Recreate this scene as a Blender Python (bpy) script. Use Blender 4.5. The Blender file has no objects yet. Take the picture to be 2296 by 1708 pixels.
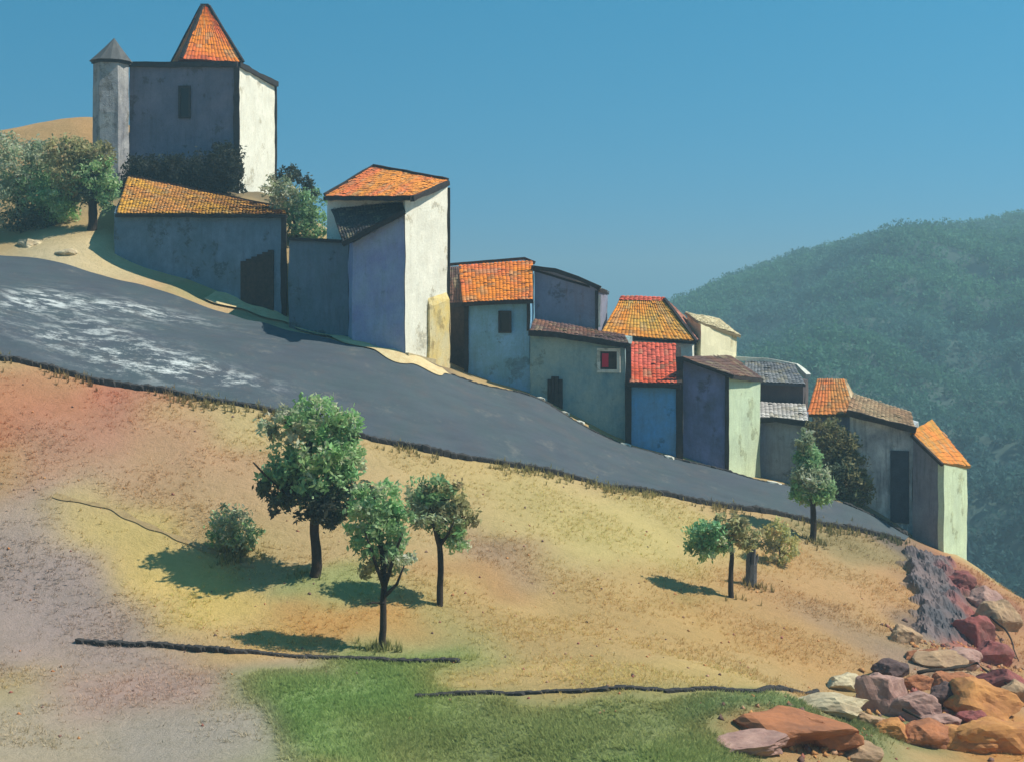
import bpy, math, random
import numpy as np
from mathutils import Vector, noise

random.seed(7)
rng = np.random.default_rng(7)
scene = bpy.context.scene
COL = scene.collection

# ------------------------------------------------------------------ camera
F = 3154.0                     # focal length in photograph pixels (40 degrees across 2296)
HOR = 665.0                    # photograph row of the horizon
cam_d = bpy.data.cameras.new('camera')
cam_d.sensor_width = 36.0
cam_d.lens = 36.0 * F / 2296.0
cam_d.shift_y = -(854.0 - HOR) / 2296.0
cam_d.clip_end = 20000.0
cam = bpy.data.objects.new('camera', cam_d)
cam.rotation_euler = (math.radians(90), 0, 0)
COL.objects.link(cam)
scene.camera = cam

# ------------------------------------------------------------------ sky, sun, exposure
SUN_EL = math.radians(50)
SUN_DIR = Vector((math.cos(SUN_EL) * 0.990, math.cos(SUN_EL) * -0.03, math.sin(SUN_EL)))
world = bpy.data.worlds.new('World')
scene.world = world
world.use_nodes = True
wn, wl = world.node_tree.nodes, world.node_tree.links
wn.clear()
sky = wn.new('ShaderNodeTexSky')
sky.sky_type = 'NISHITA'
sky.sun_disc = False
sky.sun_elevation = SUN_EL
sky.sun_rotation = math.atan2(SUN_DIR.x, SUN_DIR.y)
sky.altitude = 900
sky.air_density = 1.0
sky.dust_density = 0.05
sky.ozone_density = 3.0
wtc = wn.new('ShaderNodeTexCoord')
wm = wn.new('ShaderNodeVectorMath'); wm.operation = 'MULTIPLY_ADD'
wm.inputs[1].default_value = (1, 1, 0.75); wm.inputs[2].default_value = (0, 0, 0.30)
wl.new(wtc.outputs['Generated'], wm.inputs[0])
wl.new(wm.outputs[0], sky.inputs['Vector'])
whs = wn.new('ShaderNodeHueSaturation')
whs.inputs['Hue'].default_value = 0.468
whs.inputs['Saturation'].default_value = 1.34
whs.inputs['Value'].default_value = 1.0
wbg = wn.new('ShaderNodeBackground'); wbg.inputs['Strength'].default_value = 0.125
wout = wn.new('ShaderNodeOutputWorld')
wl.new(sky.outputs[0], whs.inputs['Color'])
wl.new(whs.outputs[0], wbg.inputs['Color'])
wl.new(wbg.outputs[0], wout.inputs['Surface'])

sun_d = bpy.data.lights.new('sun', 'SUN')
sun_d.energy = 5.0
sun_d.angle = math.radians(0.6)
sun_d.color = (1.0, 0.93, 0.80)
sun = bpy.data.objects.new('sun', sun_d)
sun.rotation_euler = (-SUN_DIR).to_track_quat('-Z', 'Y').to_euler()
sun.location = (60, 0, 80)
COL.objects.link(sun)

vs = scene.view_settings
vs.view_transform = 'Standard'
vs.look = 'None'
vs.gamma = 1.0
vs.use_curve_mapping = False
vs.exposure = 0.24

# ------------------------------------------------------------------ helpers
def lin(r, g, b):
    f = lambda c: (c / 255 / 12.92) if c / 255 <= 0.04045 else ((c / 255 + 0.055) / 1.055) ** 2.4
    return (f(r), f(g), f(b))

def P(x, y, d):
    """point seen at photograph pixel x, y standing d metres away"""
    return Vector(((x - 1148) / F * d, d, (HOR - y) / F * d))

def PX(x, d):
    return (x - 1148) / F * d

ORI = {}
def thing(name, label, cat, loc, group=None):
    o = bpy.data.objects.new(name, None)
    o.empty_display_size = 0.5
    COL.objects.link(o)
    o.location = loc
    o['label'] = label; o['category'] = cat
    if group: o['group'] = group
    ORI[o.name] = Vector(loc)
    return o

def build(name, verts, faces, mat, parent=None, origin=None, smooth=False, cols=None):
    """one mesh object from world-space vertices"""
    if parent is not None:
        org = ORI[parent.name]
    else:
        org = Vector(origin) if origin is not None else Vector((0, 0, 0))
    me = bpy.data.meshes.new(name)
    v = np.asarray([tuple(p) for p in verts], dtype=np.float64).reshape(-1, 3) - np.array(org)
    if isinstance(faces, np.ndarray):
        n, k = faces.shape
        me.vertices.add(len(v)); me.vertices.foreach_set('co', v.ravel())
        me.loops.add(n * k); me.loops.foreach_set('vertex_index', faces.ravel().astype(np.int32))
        me.polygons.add(n)
        me.polygons.foreach_set('loop_start', np.arange(0, n * k, k, dtype=np.int32))
        me.update(calc_edges=True)
    else:
        me.from_pydata(v.tolist(), [], faces)
    if cols is not None:
        a = me.color_attributes.new('Col', 'FLOAT_COLOR', 'POINT')
        c = np.ones((len(v), 4), dtype=np.float32); c[:, :3] = np.asarray(cols)[:, :3]
        a.data.foreach_set('color', c.ravel())
    if smooth:
        me.polygons.foreach_set('use_smooth', np.ones(len(me.polygons), dtype=bool))
    me.materials.append(mat)
    me.update()
    o = bpy.data.objects.new(name, me)
    COL.objects.link(o)
    if parent is not None:
        o.parent = parent
    else:
        o.location = org
    ORI[o.name] = org
    return o

def structure(o):
    o['kind'] = 'structure'
    return o

# ------------------------------------------------------------------ materials
def new_mat(name):
    m = bpy.data.materials.new(name); m.use_nodes = True
    nt = m.node_tree
    b = nt.nodes['Principled BSDF']
    b.inputs['Specular IOR Level'].default_value = 0.25
    return m, nt, b

def nz(nt, vec, scale, detail=6, rough=0.6, sc=(1, 1, 1)):
    mp = nt.nodes.new('ShaderNodeMapping'); mp.inputs['Scale'].default_value = sc
    nt.links.new(vec, mp.inputs['Vector'])
    n = nt.nodes.new('ShaderNodeTexNoise')
    n.inputs['Scale'].default_value = scale; n.inputs['Detail'].default_value = detail
    n.inputs['Roughness'].default_value = rough
    nt.links.new(mp.outputs[0], n.inputs['Vector'])
    return n.outputs['Fac']

def ramp(nt, fac, lo, hi, a=0.0, b=1.0):
    r = nt.nodes.new('ShaderNodeMapRange')
    r.inputs['From Min'].default_value = lo; r.inputs['From Max'].default_value = hi
    r.inputs['To Min'].default_value = a; r.inputs['To Max'].default_value = b
    nt.links.new(fac, r.inputs['Value'])
    return r.outputs[0]

def mix(nt, fac, a, b, mode='MIX'):
    m = nt.nodes.new('ShaderNodeMix'); m.data_type = 'RGBA'; m.blend_type = mode
    for s, v in ((m.inputs[0], fac), (m.inputs[6], a), (m.inputs[7], b)):
        if hasattr(v, 'links') or hasattr(v, 'is_linked'):
            nt.links.new(v, s)
        elif isinstance(v, (int, float)):
            s.default_value = v
        else:
            s.default_value = (*v[:3], 1)
    return m.outputs[2]

def bump(nt, b, height, strength=0.4, dist=0.05):
    n = nt.nodes.new('ShaderNodeBump')
    n.inputs['Strength'].default_value = strength; n.inputs['Distance'].default_value = dist
    nt.links.new(height, n.inputs['Height']); nt.links.new(n.outputs[0], b.inputs['Normal'])

def plaster(name, base, second, stain, stain_amt=0.5, streak=0.5, rough_bump=0.5):
    """old lime plaster: two tones in broad patches, runs of dirt, small pits"""
    m, nt, b = new_mat(name)
    tc = nt.nodes.new('ShaderNodeTexCoord').outputs['Object']
    big = nz(nt, tc, 0.55, 5, 0.65)
    c = mix(nt, ramp(nt, big, 0.36, 0.62), base, second)
    runs = nz(nt, tc, 1.0, 5, 0.7, (2.2, 2.2, 0.22))
    c = mix(nt, ramp(nt, runs, 0.5, 0.74, 0, streak), c, stain)
    blot = nz(nt, tc, 1.7, 8, 0.75)
    c = mix(nt, ramp(nt, blot, 0.55, 0.72, 0, stain_amt), c, stain)
    fine = nz(nt, tc, 9.0, 6, 0.7)
    # lost render showing rubble stone, and hairline cracks
    vo = nt.nodes.new('ShaderNodeTexVoronoi'); vo.inputs['Scale'].default_value = 2.6; vo.feature = 'DISTANCE_TO_EDGE'
    mp = nt.nodes.new('ShaderNodeMapping'); mp.inputs['Scale'].default_value = (1, 1, 1.7); nt.links.new(tc, mp.inputs[0]); nt.links.new(mp.outputs[0], vo.inputs['Vector'])
    vc = nt.nodes.new('ShaderNodeTexVoronoi'); vc.inputs['Scale'].default_value = 2.6; nt.links.new(mp.outputs[0], vc.inputs['Vector'])
    joint = ramp(nt, vo.outputs['Distance'], 0.0, 0.09)
    hs = nt.nodes.new('ShaderNodeSeparateColor'); nt.links.new(vc.outputs['Color'], hs.inputs[0])
    st = mix(nt, joint, mix(nt, 1.0, c, (0.55, 0.53, 0.5), 'MULTIPLY'), mix(nt, hs.outputs[0], mix(nt, 1.0, c, (0.62, 0.60, 0.57), 'MULTIPLY'), mix(nt, 1.0, c, (0.92, 0.88, 0.80), 'MULTIPLY')))
    lost = ramp(nt, nz(nt, tc, 0.42, 9, 0.72), 0.565, 0.60)
    c = mix(nt, lost, c, st)
    ck = nz(nt, tc, 0.9, 12, 0.9, (1.3, 1.3, .7))
    ckm = nt.nodes.new('ShaderNodeMath'); ckm.operation = 'SUBTRACT'; ckm.inputs[1].default_value = 0.5; nt.links.new(ck, ckm.inputs[0])
    cka = nt.nodes.new('ShaderNodeMath'); cka.operation = 'ABSOLUTE'; nt.links.new(ckm.outputs[0], cka.inputs[0])
    c = mix(nt, ramp(nt, cka.outputs[0], 0.0, 0.012, 0.55, 0.0), c, mix(nt, 1.0, c, (0.4, 0.38, 0.36), 'MULTIPLY'))
    c = mix(nt, ramp(nt, fine, 0.3, 0.7, 0.0, 0.35), c, mix(nt, 1.0, c, (0.62, 0.60, 0.58), 'MULTIPLY'))
    nt.links.new(c, b.inputs['Base Color'])
    b.inputs['Roughness'].default_value = 0.92
    h = nt.nodes.new('ShaderNodeMath'); h.operation = 'ADD'
    nt.links.new(fine, h.inputs[0]); nt.links.new(blot, h.inputs[1])
    bump(nt, b, h.outputs[0], rough_bump, 0.07)
    return m

def stone(name, base, second, scale=1.6):
    m, nt, b = new_mat(name)
    tc = nt.nodes.new('ShaderNodeTexCoord').outputs['Object']
    n1 = nz(nt, tc, scale, 8, 0.7); n2 = nz(nt, tc, scale * 6, 6, 0.7)
    c = mix(nt, ramp(nt, n1, 0.35, 0.65), base, second)
    c = mix(nt, ramp(nt, n2, 0.35, 0.7, 0, 0.5), c, mix(nt, 1.0, c, (0.5, 0.5, 0.5), 'MULTIPLY'))
    nt.links.new(c, b.inputs['Base Color']); b.inputs['Roughness'].default_value = 0.95
    bump(nt, b, n2, 0.6, 0.05)
    return m

def attr_mat(name, rough=0.9, fine_scale=6.0, amt=0.5, bump_s=0.4, trans=0.0, bump_d=0.04):
    m, nt, b = new_mat(name)
    at = nt.nodes.new('ShaderNodeAttribute'); at.attribute_name = 'Col'
    tc = nt.nodes.new('ShaderNodeTexCoord').outputs['Object']
    n = nz(nt, tc, fine_scale, 8, 0.75)
    dark = mix(nt, 1.0, at.outputs['Color'], (0.45, 0.43, 0.42), 'MULTIPLY')
    c = mix(nt, ramp(nt, n, 0.4, 0.72, 0, amt), at.outputs['Color'], dark)
    nt.links.new(c, b.inputs['Base Color']); b.inputs['Roughness'].default_value = rough
    if bump_s: bump(nt, b, n, bump_s, bump_d)
    if trans:
        t = nt.nodes.new('ShaderNodeBsdfTranslucent'); nt.links.new(c, t.inputs['Color'])
        mx = nt.nodes.new('ShaderNodeMixShader'); mx.inputs[0].default_value = trans
        nt.links.new(b.outputs[0], mx.inputs[1]); nt.links.new(t.outputs[0], mx.inputs[2])
        nt.links.new(mx.outputs[0], nt.nodes['Material Output'].inputs['Surface'])
    return m

def ground_mat():
    m, nt, b = new_mat('dry_hillside')
    at = nt.nodes.new('ShaderNodeAttribute'); at.attribute_name = 'Col'
    pos = nt.nodes.new('ShaderNodeNewGeometry').outputs['Position']
    n1 = nz(nt, pos, 0.35, 8, 0.72); n2 = nz(nt, pos, 2.2, 8, 0.75); n3 = nz(nt, pos, 11.0, 6, 0.8)
    c = mix(nt, ramp(nt, n1, 0.38, 0.66, 0, 0.4), at.outputs['Color'],
            mix(nt, 1.0, at.outputs['Color'], (0.70, 0.74, 0.70), 'MULTIPLY'))
    c = mix(nt, ramp(nt, n2, 0.48, 0.70, 0, 0.45), c, mix(nt, 1.0, c, (0.70, 0.72, 0.62), 'MULTIPLY'))
    c = mix(nt, ramp(nt, n3, 0.42, 0.72, 0, 0.28), c, mix(nt, 1.0, c, (0.55, 0.5, 0.45), 'MULTIPLY'))
    nt.links.new(c, b.inputs['Base Color']); b.inputs['Roughness'].default_value = 1.0
    b.inputs['Specular IOR Level'].default_value = 0.05
    h = nt.nodes.new('ShaderNodeMath'); h.operation = 'MULTIPLY_ADD'; h.inputs[1].default_value = 0.35
    nt.links.new(n3, h.inputs[0]); nt.links.new(n2, h.inputs[2])
    bump(nt, b, h.outputs[0], 0.7, 0.25)
    return m

def road_mat():
    m, nt, b = new_mat('worn_tarmac')
    pos = nt.nodes.new('ShaderNodeNewGeometry').outputs['Position']
    at = nt.nodes.new('ShaderNodeAttribute'); at.attribute_name = 'Col'   # red channel: how worn this stretch is
    n1 = nz(nt, pos, 0.28, 6, 0.7); n2 = nz(nt, pos, 1.3, 10, 0.80, (0.5, 1, 1)); n3 = nz(nt, pos, 14, 4, 0.7)
    c = mix(nt, ramp(nt, n1, 0.36, 0.64), lin(78, 85, 94), lin(76, 89, 94))
    c = mix(nt, ramp(nt, nz(nt, pos, 0.7, 6, 0.7), 0.5, 0.7, 0, 0.6), c, lin(92, 90, 92))
    sk = nz(nt, pos, 0.9, 8, 0.75, (0.22, 1.6, 1.6))
    c = mix(nt, ramp(nt, sk, 0.42, 0.66, 0, 0.55), c, mix(nt, 1.0, c, (0.62, 0.66, 0.68), 'MULTIPLY'))
    c = mix(nt, ramp(nt, nz(nt, pos, 0.5, 9, 0.8), 0.56, 0.66, 0, 0.4), c, lin(128, 126, 118))
    sep = nt.nodes.new('ShaderNodeSeparateColor'); nt.links.new(at.outputs['Color'], sep.inputs[0])
    w = nt.nodes.new('ShaderNodeMath'); w.operation = 'MULTIPLY'
    nt.links.new(ramp(nt, n2, 0.49, 0.60, 0, .8), w.inputs[0]); nt.links.new(sep.outputs[0], w.inputs[1])
    c = mix(nt, w.outputs[0], c, lin(225, 230, 226))
    c = mix(nt, ramp(nt, n3, 0.4, 0.7, 0, 0.35), c, mix(nt, 1.0, c, (0.6, 0.6, 0.62), 'MULTIPLY'))
    nt.links.new(c, b.inputs['Base Color']); b.inputs['Roughness'].default_value = 0.85
    bump(nt, b, n3, 0.35, 0.04)
    return m

M_ground = ground_mat()
M_road = road_mat()
M_leaf = attr_mat('foliage', 0.75, 3.0, 0.15, 0, 0.4)
M_grass = attr_mat('grass_blades', 0.9, 3.0, 0.15, 0, 0.5)
M_tile = attr_mat('clay_tile', 0.85, 5.0, 0.45, 0.3)
M_bark = stone('bark', (0.030, 0.022, 0.016), (0.060, 0.045, 0.035), 5)
M_rock = stone('pale_rock', lin(205, 190, 150), lin(170, 150, 115), 2)
M_kerb = stone('dark_stone', (0.035, 0.033, 0.035), (0.085, 0.078, 0.072), 3)
M_wood = stone('dark_timber', (0.035, 0.026, 0.022), (0.075, 0.055, 0.045), 4)
M_trim = stone('dark_trim', (0.022, 0.020, 0.022), (0.055, 0.048, 0.045), 4)
M_glass, _nt, _b = new_mat('dark_pane')
_b.inputs['Base Color'].default_value = (0.012, 0.016, 0.018, 1); _b.inputs['Roughness'].default_value = 0.25
M_red, _nt, _b = new_mat('red_curtain')
_b.inputs['Base Color'].default_value = (*lin(200, 35, 65), 1); _b.inputs['Roughness'].default_value = 0.8
M_whitewash = plaster('whitewash', lin(232, 232, 220), lin(215, 214, 200), lin(150, 145, 135), 0.4, 0.3)

# ------------------------------------------------------------------ the lie of the land
NEAR = [(-250, 770, 72), (-100, 785, 72.5), (0, 803, 73), (130, 825, 73), (280, 862, 73), (440, 885, 73), (560, 908, 73), (700, 945, 73.5),
        (850, 975, 74), (1000, 1012, 74.5), (1150, 1046, 75.5), (1300, 1072, 76.5), (1450, 1098, 77.5),
        (1600, 1132, 78.5), (1750, 1163, 80), (1900, 1186, 81.2), (2030, 1212, 82.2)]
FAR = [(-250, 520, 98), (-100, 550, 96), (0, 572, 94.5), (120, 592, 93.5), (270, 632, 92), (430, 678, 90), (600, 728, 87.5), (780, 788, 84),
       (900, 822, 82.2), (1000, 848, 84.5), (1140, 872, 86.3), (1220, 897, 86.3), (1290, 948, 85.3), (1400, 1000, 85),
       (1530, 1036, 84.7), (1640, 1066, 84.4), (1750, 1092, 84.6), (1850, 1117, 84.8), (1960, 1155, 84.2), (2040, 1207, 83.2)]
CP = []
for t in NEAR + FAR: CP.append(P(*t))
for t in [(-100, 540, 101), (20, 528, 101), (120, 526, 99), (200, 545, 97), (300, 592, 96), (400, 620, 94.5), (540, 682, 92.5), (628, 714, 91.2),
          (720, 748, 88.5), (800, 768, 85.5), (913, 785, 83.6), (1000, 828, 88.5), (1100, 858, 89.5),
          (1300, 930, 88), (1450, 1000, 87), (1632, 1060, 86), (1702, 1068, 90), (1800, 1085, 91), (1930, 1130, 88),
          (2060, 1222, 85), (2128, 1244, 84), (2170, 1250, 86),
          # behind the row of houses
          (1000, 780, 100), (1200, 800, 101), (1400, 850, 102), (1600, 930, 101), (1800, 1000, 100), (2000, 1120, 97),
          (2150, 1300, 96), (2296, 1460, 90), (2500, 1650, 92), (2400, 1420, 78), (2296, 1356, 75), (2230, 1300, 79), (2173, 1258, 83),
          # castle rise
          (300, 485, 103), (450, 492, 103), (620, 505, 103), (750, 560, 98), (860, 600, 100),
          (180, 400, 112), (290, 398, 113), (430, 425, 110), (533, 434, 110), (620, 450, 116), (760, 540, 112), (900, 640, 108),
          (-150, 320, 124), (0, 292, 122), (110, 272, 122), (200, 262, 122), (400, 330, 125), (620, 470, 126), (0, 450, 108), (100, 440, 108),
          # ravine and the hollow at the lower right
          (2060, 1392, 68), (2170, 1450, 66), (2296, 1500, 66), (2110, 1320, 74), (2230, 1390, 71), (1980, 1300, 73), (1900, 1480, 59)]:
    CP.append(P(*t))
for X in (-45, -30, -18, -8, 0, 6):
    for Y, z in ((41, -13.7), (46.5, -13.6), (52, -13.6)):
        CP.append(Vector((X, Y, z)))
for t in [(8, 38, -14.3), (8, 42, -14.7), (10.5, 42, -14.9), (9, 49, -13.9), (11, 47, -14.6), (13, 45, -15.7), (13, 50, -15.6), (13.5, 55, -15.4),
          (17, 46, -16.2), (17, 51, -16.1), (18, 56, -15.7), (24, 46, -16.6), (24, 52, -16.5), (34, 46, -17), (34, 54, -17), (45, 50, -18), (20, 38, -15.6), (35, 38, -16)]:
    CP.append(Vector(t))
for X in (-60, -30, 0, 30, 60):
    for Y, z in ((-30, 2.0), (0, -1.75), (15, -6.6), (30, -11.9)):
        CP.append(Vector((X, Y, z)))
for t in [(-70, 52, -11), (-70, 75, -1), (-70, 95, 6), (-72, 122, 14), (70, 60, -20), (70, 85, -30), (60, 120, -40),
          (-60, 150, 8), (-20, 150, -6), (20, 145, -22), (60, 150, -45)]:
    CP.append(Vector(t))
CP = np.array([tuple(c) for c in CP])
S = 30.0
def _phi(a, b):
    r2 = ((a[:, None, :] - b[None, :, :]) ** 2).sum(-1)
    return 0.5 * r2 * np.log(r2 + 1e-9)
_p = CP[:, :2] / S
_n = len(CP)
_A = np.zeros((_n + 3, _n + 3)); _A[:_n, :_n] = _phi(_p, _p) + np.eye(_n) * 0.004
_A[:_n, _n] = 1; _A[:_n, _n + 1:] = _p; _A[_n, :_n] = 1; _A[_n + 1:, :_n] = _p.T
_w = np.linalg.solve(_A, np.concatenate([CP[:, 2], np.zeros(3)]))
_ph = rng.uniform(0, 6.28, (40, 1)); _kd = rng.uniform(0, 6.28, 40); _kf = np.geomspace(0.35, 3.0, 40)
def ripple(X, Y):
    a = np.zeros_like(X)
    for i in range(40):
        a += np.sin(X * math.cos(_kd[i]) * _kf[i] + Y * math.sin(_kd[i]) * _kf[i] + _ph[i]) / _kf[i]
    return a * 0.018
def H(X, Y):
    X = np.atleast_1d(np.asarray(X, float)).ravel(); Y = np.atleast_1d(np.asarray(Y, float)).ravel()
    Xc = np.clip(X, -72, 72); Yc = np.clip(Y, -30, 150)
    q = np.stack([Xc, Yc], 1) / S
    out = np.empty(len(X))
    for s in range(0, len(X), 20000):
        e = q[s:s + 20000]
        out[s:s + 20000] = _phi(e, _p) @ _w[:_n] + _w[_n] + e @ _w[_n + 1:]
    out += ripple(Xc, Yc)
    d = np.hypot(X - Xc, Y - Yc)
    t = np.clip(d / 110, 0, 1); t = t * t * (3 - 2 * t)
    return out * (1 - t) - 68 * t
def h1(X, Y): return float(H([X], [Y])[0])
def hit(x, y, d0=40, d1=130):
    """where the sight line through a photograph pixel meets the ground"""
    D = np.arange(d0, d1, 0.1)
    z = (HOR - y) / F * D
    g = H((x - 1148) / F * D, D)
    k = np.argmax(g >= z)
    d = D[k]
    return Vector(((x - 1148) / F * d, d, g[k]))

def densify(pts, n):
    pts = [P(*t) for t in pts]
    xs = np.array([p.x for p in pts]); ys = np.array([p.y for p in pts])
    u = np.linspace(xs[0], xs[-1], n)
    # smooth interpolation
    yy = np.interp(u, xs, ys)
    k = np.ones(9) / 9
    yp = np.concatenate([np.full(4, yy[0]), yy, np.full(4, yy[-1])])
    return u, np.convolve(yp, k, 'valid')

# soil and grass colours, each patch lying on the ground where it grows
BASE = np.array(lin(196, 166, 112))
ZONES = [  # photograph x, y, rx, ry, colour, strength
    (60, 930, 200, 90, (196, 112, 74), 1.0), (235, 905, 90, 55, (200, 100, 82), 0.9), (190, 1010, 90, 110, (178, 124, 112), 0.8),
    (330, 1010, 220, 90, (200, 148, 112), 0.8), (480, 930, 160, 40, (206, 182, 118), 0.8), (430, 1110, 160, 70, (190, 152, 110), 0.7),
    (90, 1050, 110, 45, (196, 160, 100), 0.7), (250, 1220, 150, 55, (210, 184, 100), 1.5), (400, 1340, 120, 70, (226, 192, 90), 1.6),
    (470, 1420, 140, 45, (214, 172, 84), 1.0), (680, 1395, 160, 45, (206, 148, 62), 1.1), (40, 1330, 150, 140, (164, 146, 146), 2.4),
    (220, 1440, 190, 60, (172, 150, 146), 2.2), (330, 1540, 210, 60, (182, 150, 144), 2.2), (160, 1650, 260, 70, (182, 168, 146), 2.0),
    (500, 1640, 140, 70, (172, 162, 152), 3.6), (60, 1560, 110, 40, (192, 176, 120), 0.9), (580, 1520, 80, 40, (150, 150, 96), 0.8),
    (800, 1528, 170, 36, (122, 158, 82), 4.0), (800, 1610, 110, 60, (114, 158, 80), 4.0), (850, 1690, 130, 50, (130, 164, 90), 3.6),
    (980, 1610, 120, 50, (130, 158, 78), 2.4), (1150, 1645, 230, 50, (130, 150, 86), 3.6), (1450, 1625, 230, 50, (134, 152, 88), 3.6),
    (1680, 1595, 150, 36, (110, 146, 92), 3.6), (1480, 1690, 200, 40, (122, 154, 80), 3.0),
    (740, 1310, 110, 30, (150, 168, 98), 0.9), (560, 1210, 90, 50, (168, 158, 100), 0.6), (960, 1440, 120, 50, (172, 168, 100), 0.7),
    (960, 1000, 120, 30, (206, 172, 104), 0.8), (1180, 1110, 200, 50, (206, 182, 112), 0.9), (1420, 1190, 220, 60, (204, 186, 110), 0.9),
    (1180, 1260, 90, 40, (172, 138, 112), 1.0), (1110, 1310, 70, 30, (190, 138, 84), 0.9), (1250, 1400, 240, 60, (206, 166, 96), 0.8),
    (1120, 1515, 150, 26, (218, 178, 106), 1.8), (1450, 1500, 220, 32, (206, 174, 100), 1.5), (1600, 1400, 180, 60, (200, 158, 86), 0.8),
    (1800, 1340, 180, 80, (198, 148, 92), 1.0), (1980, 1290, 90, 70, (206, 152, 96), 1.0), (1780, 1480, 180, 40, (204, 152, 84), 0.8),
    (1900, 1220, 110, 25, (130, 132, 92), 1.2), (1920, 1410, 60, 35, (158, 132, 108), 0.9), (1630, 1370, 40, 18, (156, 146, 78), 0.7),
    (2085, 1285, 75, 50, (100, 94, 98), 3.0), (2120, 1390, 60, 45, (100, 96, 100), 2.6), (2055, 1460, 60, 30, (150, 128, 108), 1.0),
    (2180, 1305, 30, 25, (160, 64, 66), 2.4), (2195, 1420, 60, 40, (182, 90, 84), 3.0), (2240, 1340, 60, 40, (198, 140, 92), 1.3),
    (2250, 1420, 50, 60, (180, 128, 96), 1.0), (2100, 1510, 130, 35, (176, 142, 124), 2.0), (1960, 1640, 90, 40, (100, 130, 80), 1.2),
    (2240, 1640, 130, 60, (214, 144, 62), 2.4), (1800, 1560, 60, 25, (196, 150, 96), 1.0), (1760, 1660, 140, 36, (196, 120, 72), 2.2),
    (200, 560, 130, 30, (226, 200, 146), 1.6), (100, 580, 110, 25, (206, 190, 150), 1.2), (330, 620, 70, 18, (220, 180, 128), 1.3),
    (450, 660, 80, 16, (176, 168, 112), 1.3), (580, 710, 70, 16, (206, 172, 126), 1.4), (700, 752, 80, 14, (204, 194, 150), 1.6),
    (850, 800, 80, 14, (222, 200, 140), 1.6), (1000, 840, 60, 14, (110, 100, 92), 1.2),
    (100, 290, 130, 40, (214, 160, 96), 1.6), (190, 280, 40, 20, (206, 150, 84), 1.0), (20, 420, 150, 120, (110, 128, 96), 1.0),
    (420, 410, 170, 30, (84, 80, 66), 1.3)]
ZW = []
for (x, y, rx, ry, c, s) in ZONES:
    a = hit(x, y); b_ = hit(x, y + ry); t_ = hit(x, max(y - ry, 10)) if y - ry > 240 else a
    ry_w = max(0.8, min(14.0, max(abs(t_.y - a.y), abs(a.y - b_.y))))
    ZW.append((a.x, a.y, max(0.5, rx / F * a.y), ry_w, np.array(lin(*c)), s))
def soil(X, Y):
    wx = X + 3.0 * np.sin(Y * 0.31 + 0.4) * 0.4 + 0.8 * np.sin(X * 0.9 + Y * 0.7)
    wy = Y + 1.0 * np.sin(X * 0.42) + 0.5 * np.sin(X * 1.3 - Y * 0.8)
    num = np.tile(BASE, (len(X), 1)) * 0.35; den = np.full(len(X), 0.35)
    for (cx, cy, rx, ry, c, s) in ZW:
        q = ((wx - cx) / rx) ** 2 + ((wy - cy) / ry) ** 2
        w = s * 2.0 * np.exp(-q * 1.1)
        num += w[:, None] * c; den += w
    c = num / den[:, None]
    c = c * .86 + c.mean(1)[:, None] * .14
    return c * .90 + np.array(lin(206, 176, 136)) * .08

# ------------------------------------------------------------------ ground
gx = np.concatenate([[-2500, -1500, -800, -400, -250, -180, -140, -110, -90, -80], np.arange(-72, 72.01, 0.5), [80, 90, 110, 140, 180, 250, 400, 800, 1500, 2500]])
gy = np.concatenate([[-400, -200, -120, -80, -50, -35], np.arange(-28, 38, 3.0), np.arange(38, 132, 0.5), [134, 137, 141, 146, 152, 160, 175, 200, 240, 300, 500, 1000, 1700, 2500]])
GX, GY = np.meshgrid(gx, gy)
gz = H(GX, GY)
gv = np.stack([GX.ravel(), GY.ravel(), gz], 1)
nx, ny = len(gx), len(gy)
idx = np.arange(nx * ny).reshape(ny, nx)
gf = np.stack([idx[:-1, :-1], idx[:-1, 1:], idx[1:, 1:], idx[1:, :-1]], -1).reshape(-1, 4)
structure(build('ground', gv, gf, M_ground, smooth=True, cols=soil(gv[:, 0], gv[:, 1])))

# ------------------------------------------------------------------ road
NU, NV = 240, 40
un, yn = densify(NEAR, NU); uf, yf = densify(FAR, NU)
rv = []
for i in range(NU):
    for j in range(NV + 1):
        t = j / NV
        rv.append((un[i] * (1 - t) + uf[i] * t, yn[i] * (1 - t) + yf[i] * t))
rv = np.array(rv)
rz = H(rv[:, 0], rv[:, 1]) + 0.10
ri = np.arange(NU * (NV + 1)).reshape(NU, NV + 1)
rf = np.stack([ri[:-1, :-1], ri[1:, :-1], ri[1:, 1:], ri[:-1, 1:]], -1).reshape(-1, 4)
wear = np.zeros(len(rv))
for (x, y, rx, ry, s) in [(60, 680, 60, 50, .7), (170, 690, 120, 22, .9), (330, 700, 130, 20, .8), (120, 760, 70, 25, .7), (290, 800, 120, 40, 1.0),
                          (400, 830, 110, 30, .9), (500, 850, 110, 16, .8), (220, 735, 80, 22, .8)]:
    a = hit(x, y); b_ = hit(x, y + ry)
    wear += s * np.exp(-((rv[:, 0] - a.x) / (rx / F * a.y)) ** 2 - ((rv[:, 1] - a.y) / max(.6, abs(a.y - b_.y))) ** 2)
wc = np.stack([np.clip(wear, 0, 1)] * 3, 1)
structure(build('road', np.column_stack([rv, rz]), rf, M_road, smooth=True, cols=wc))

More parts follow.
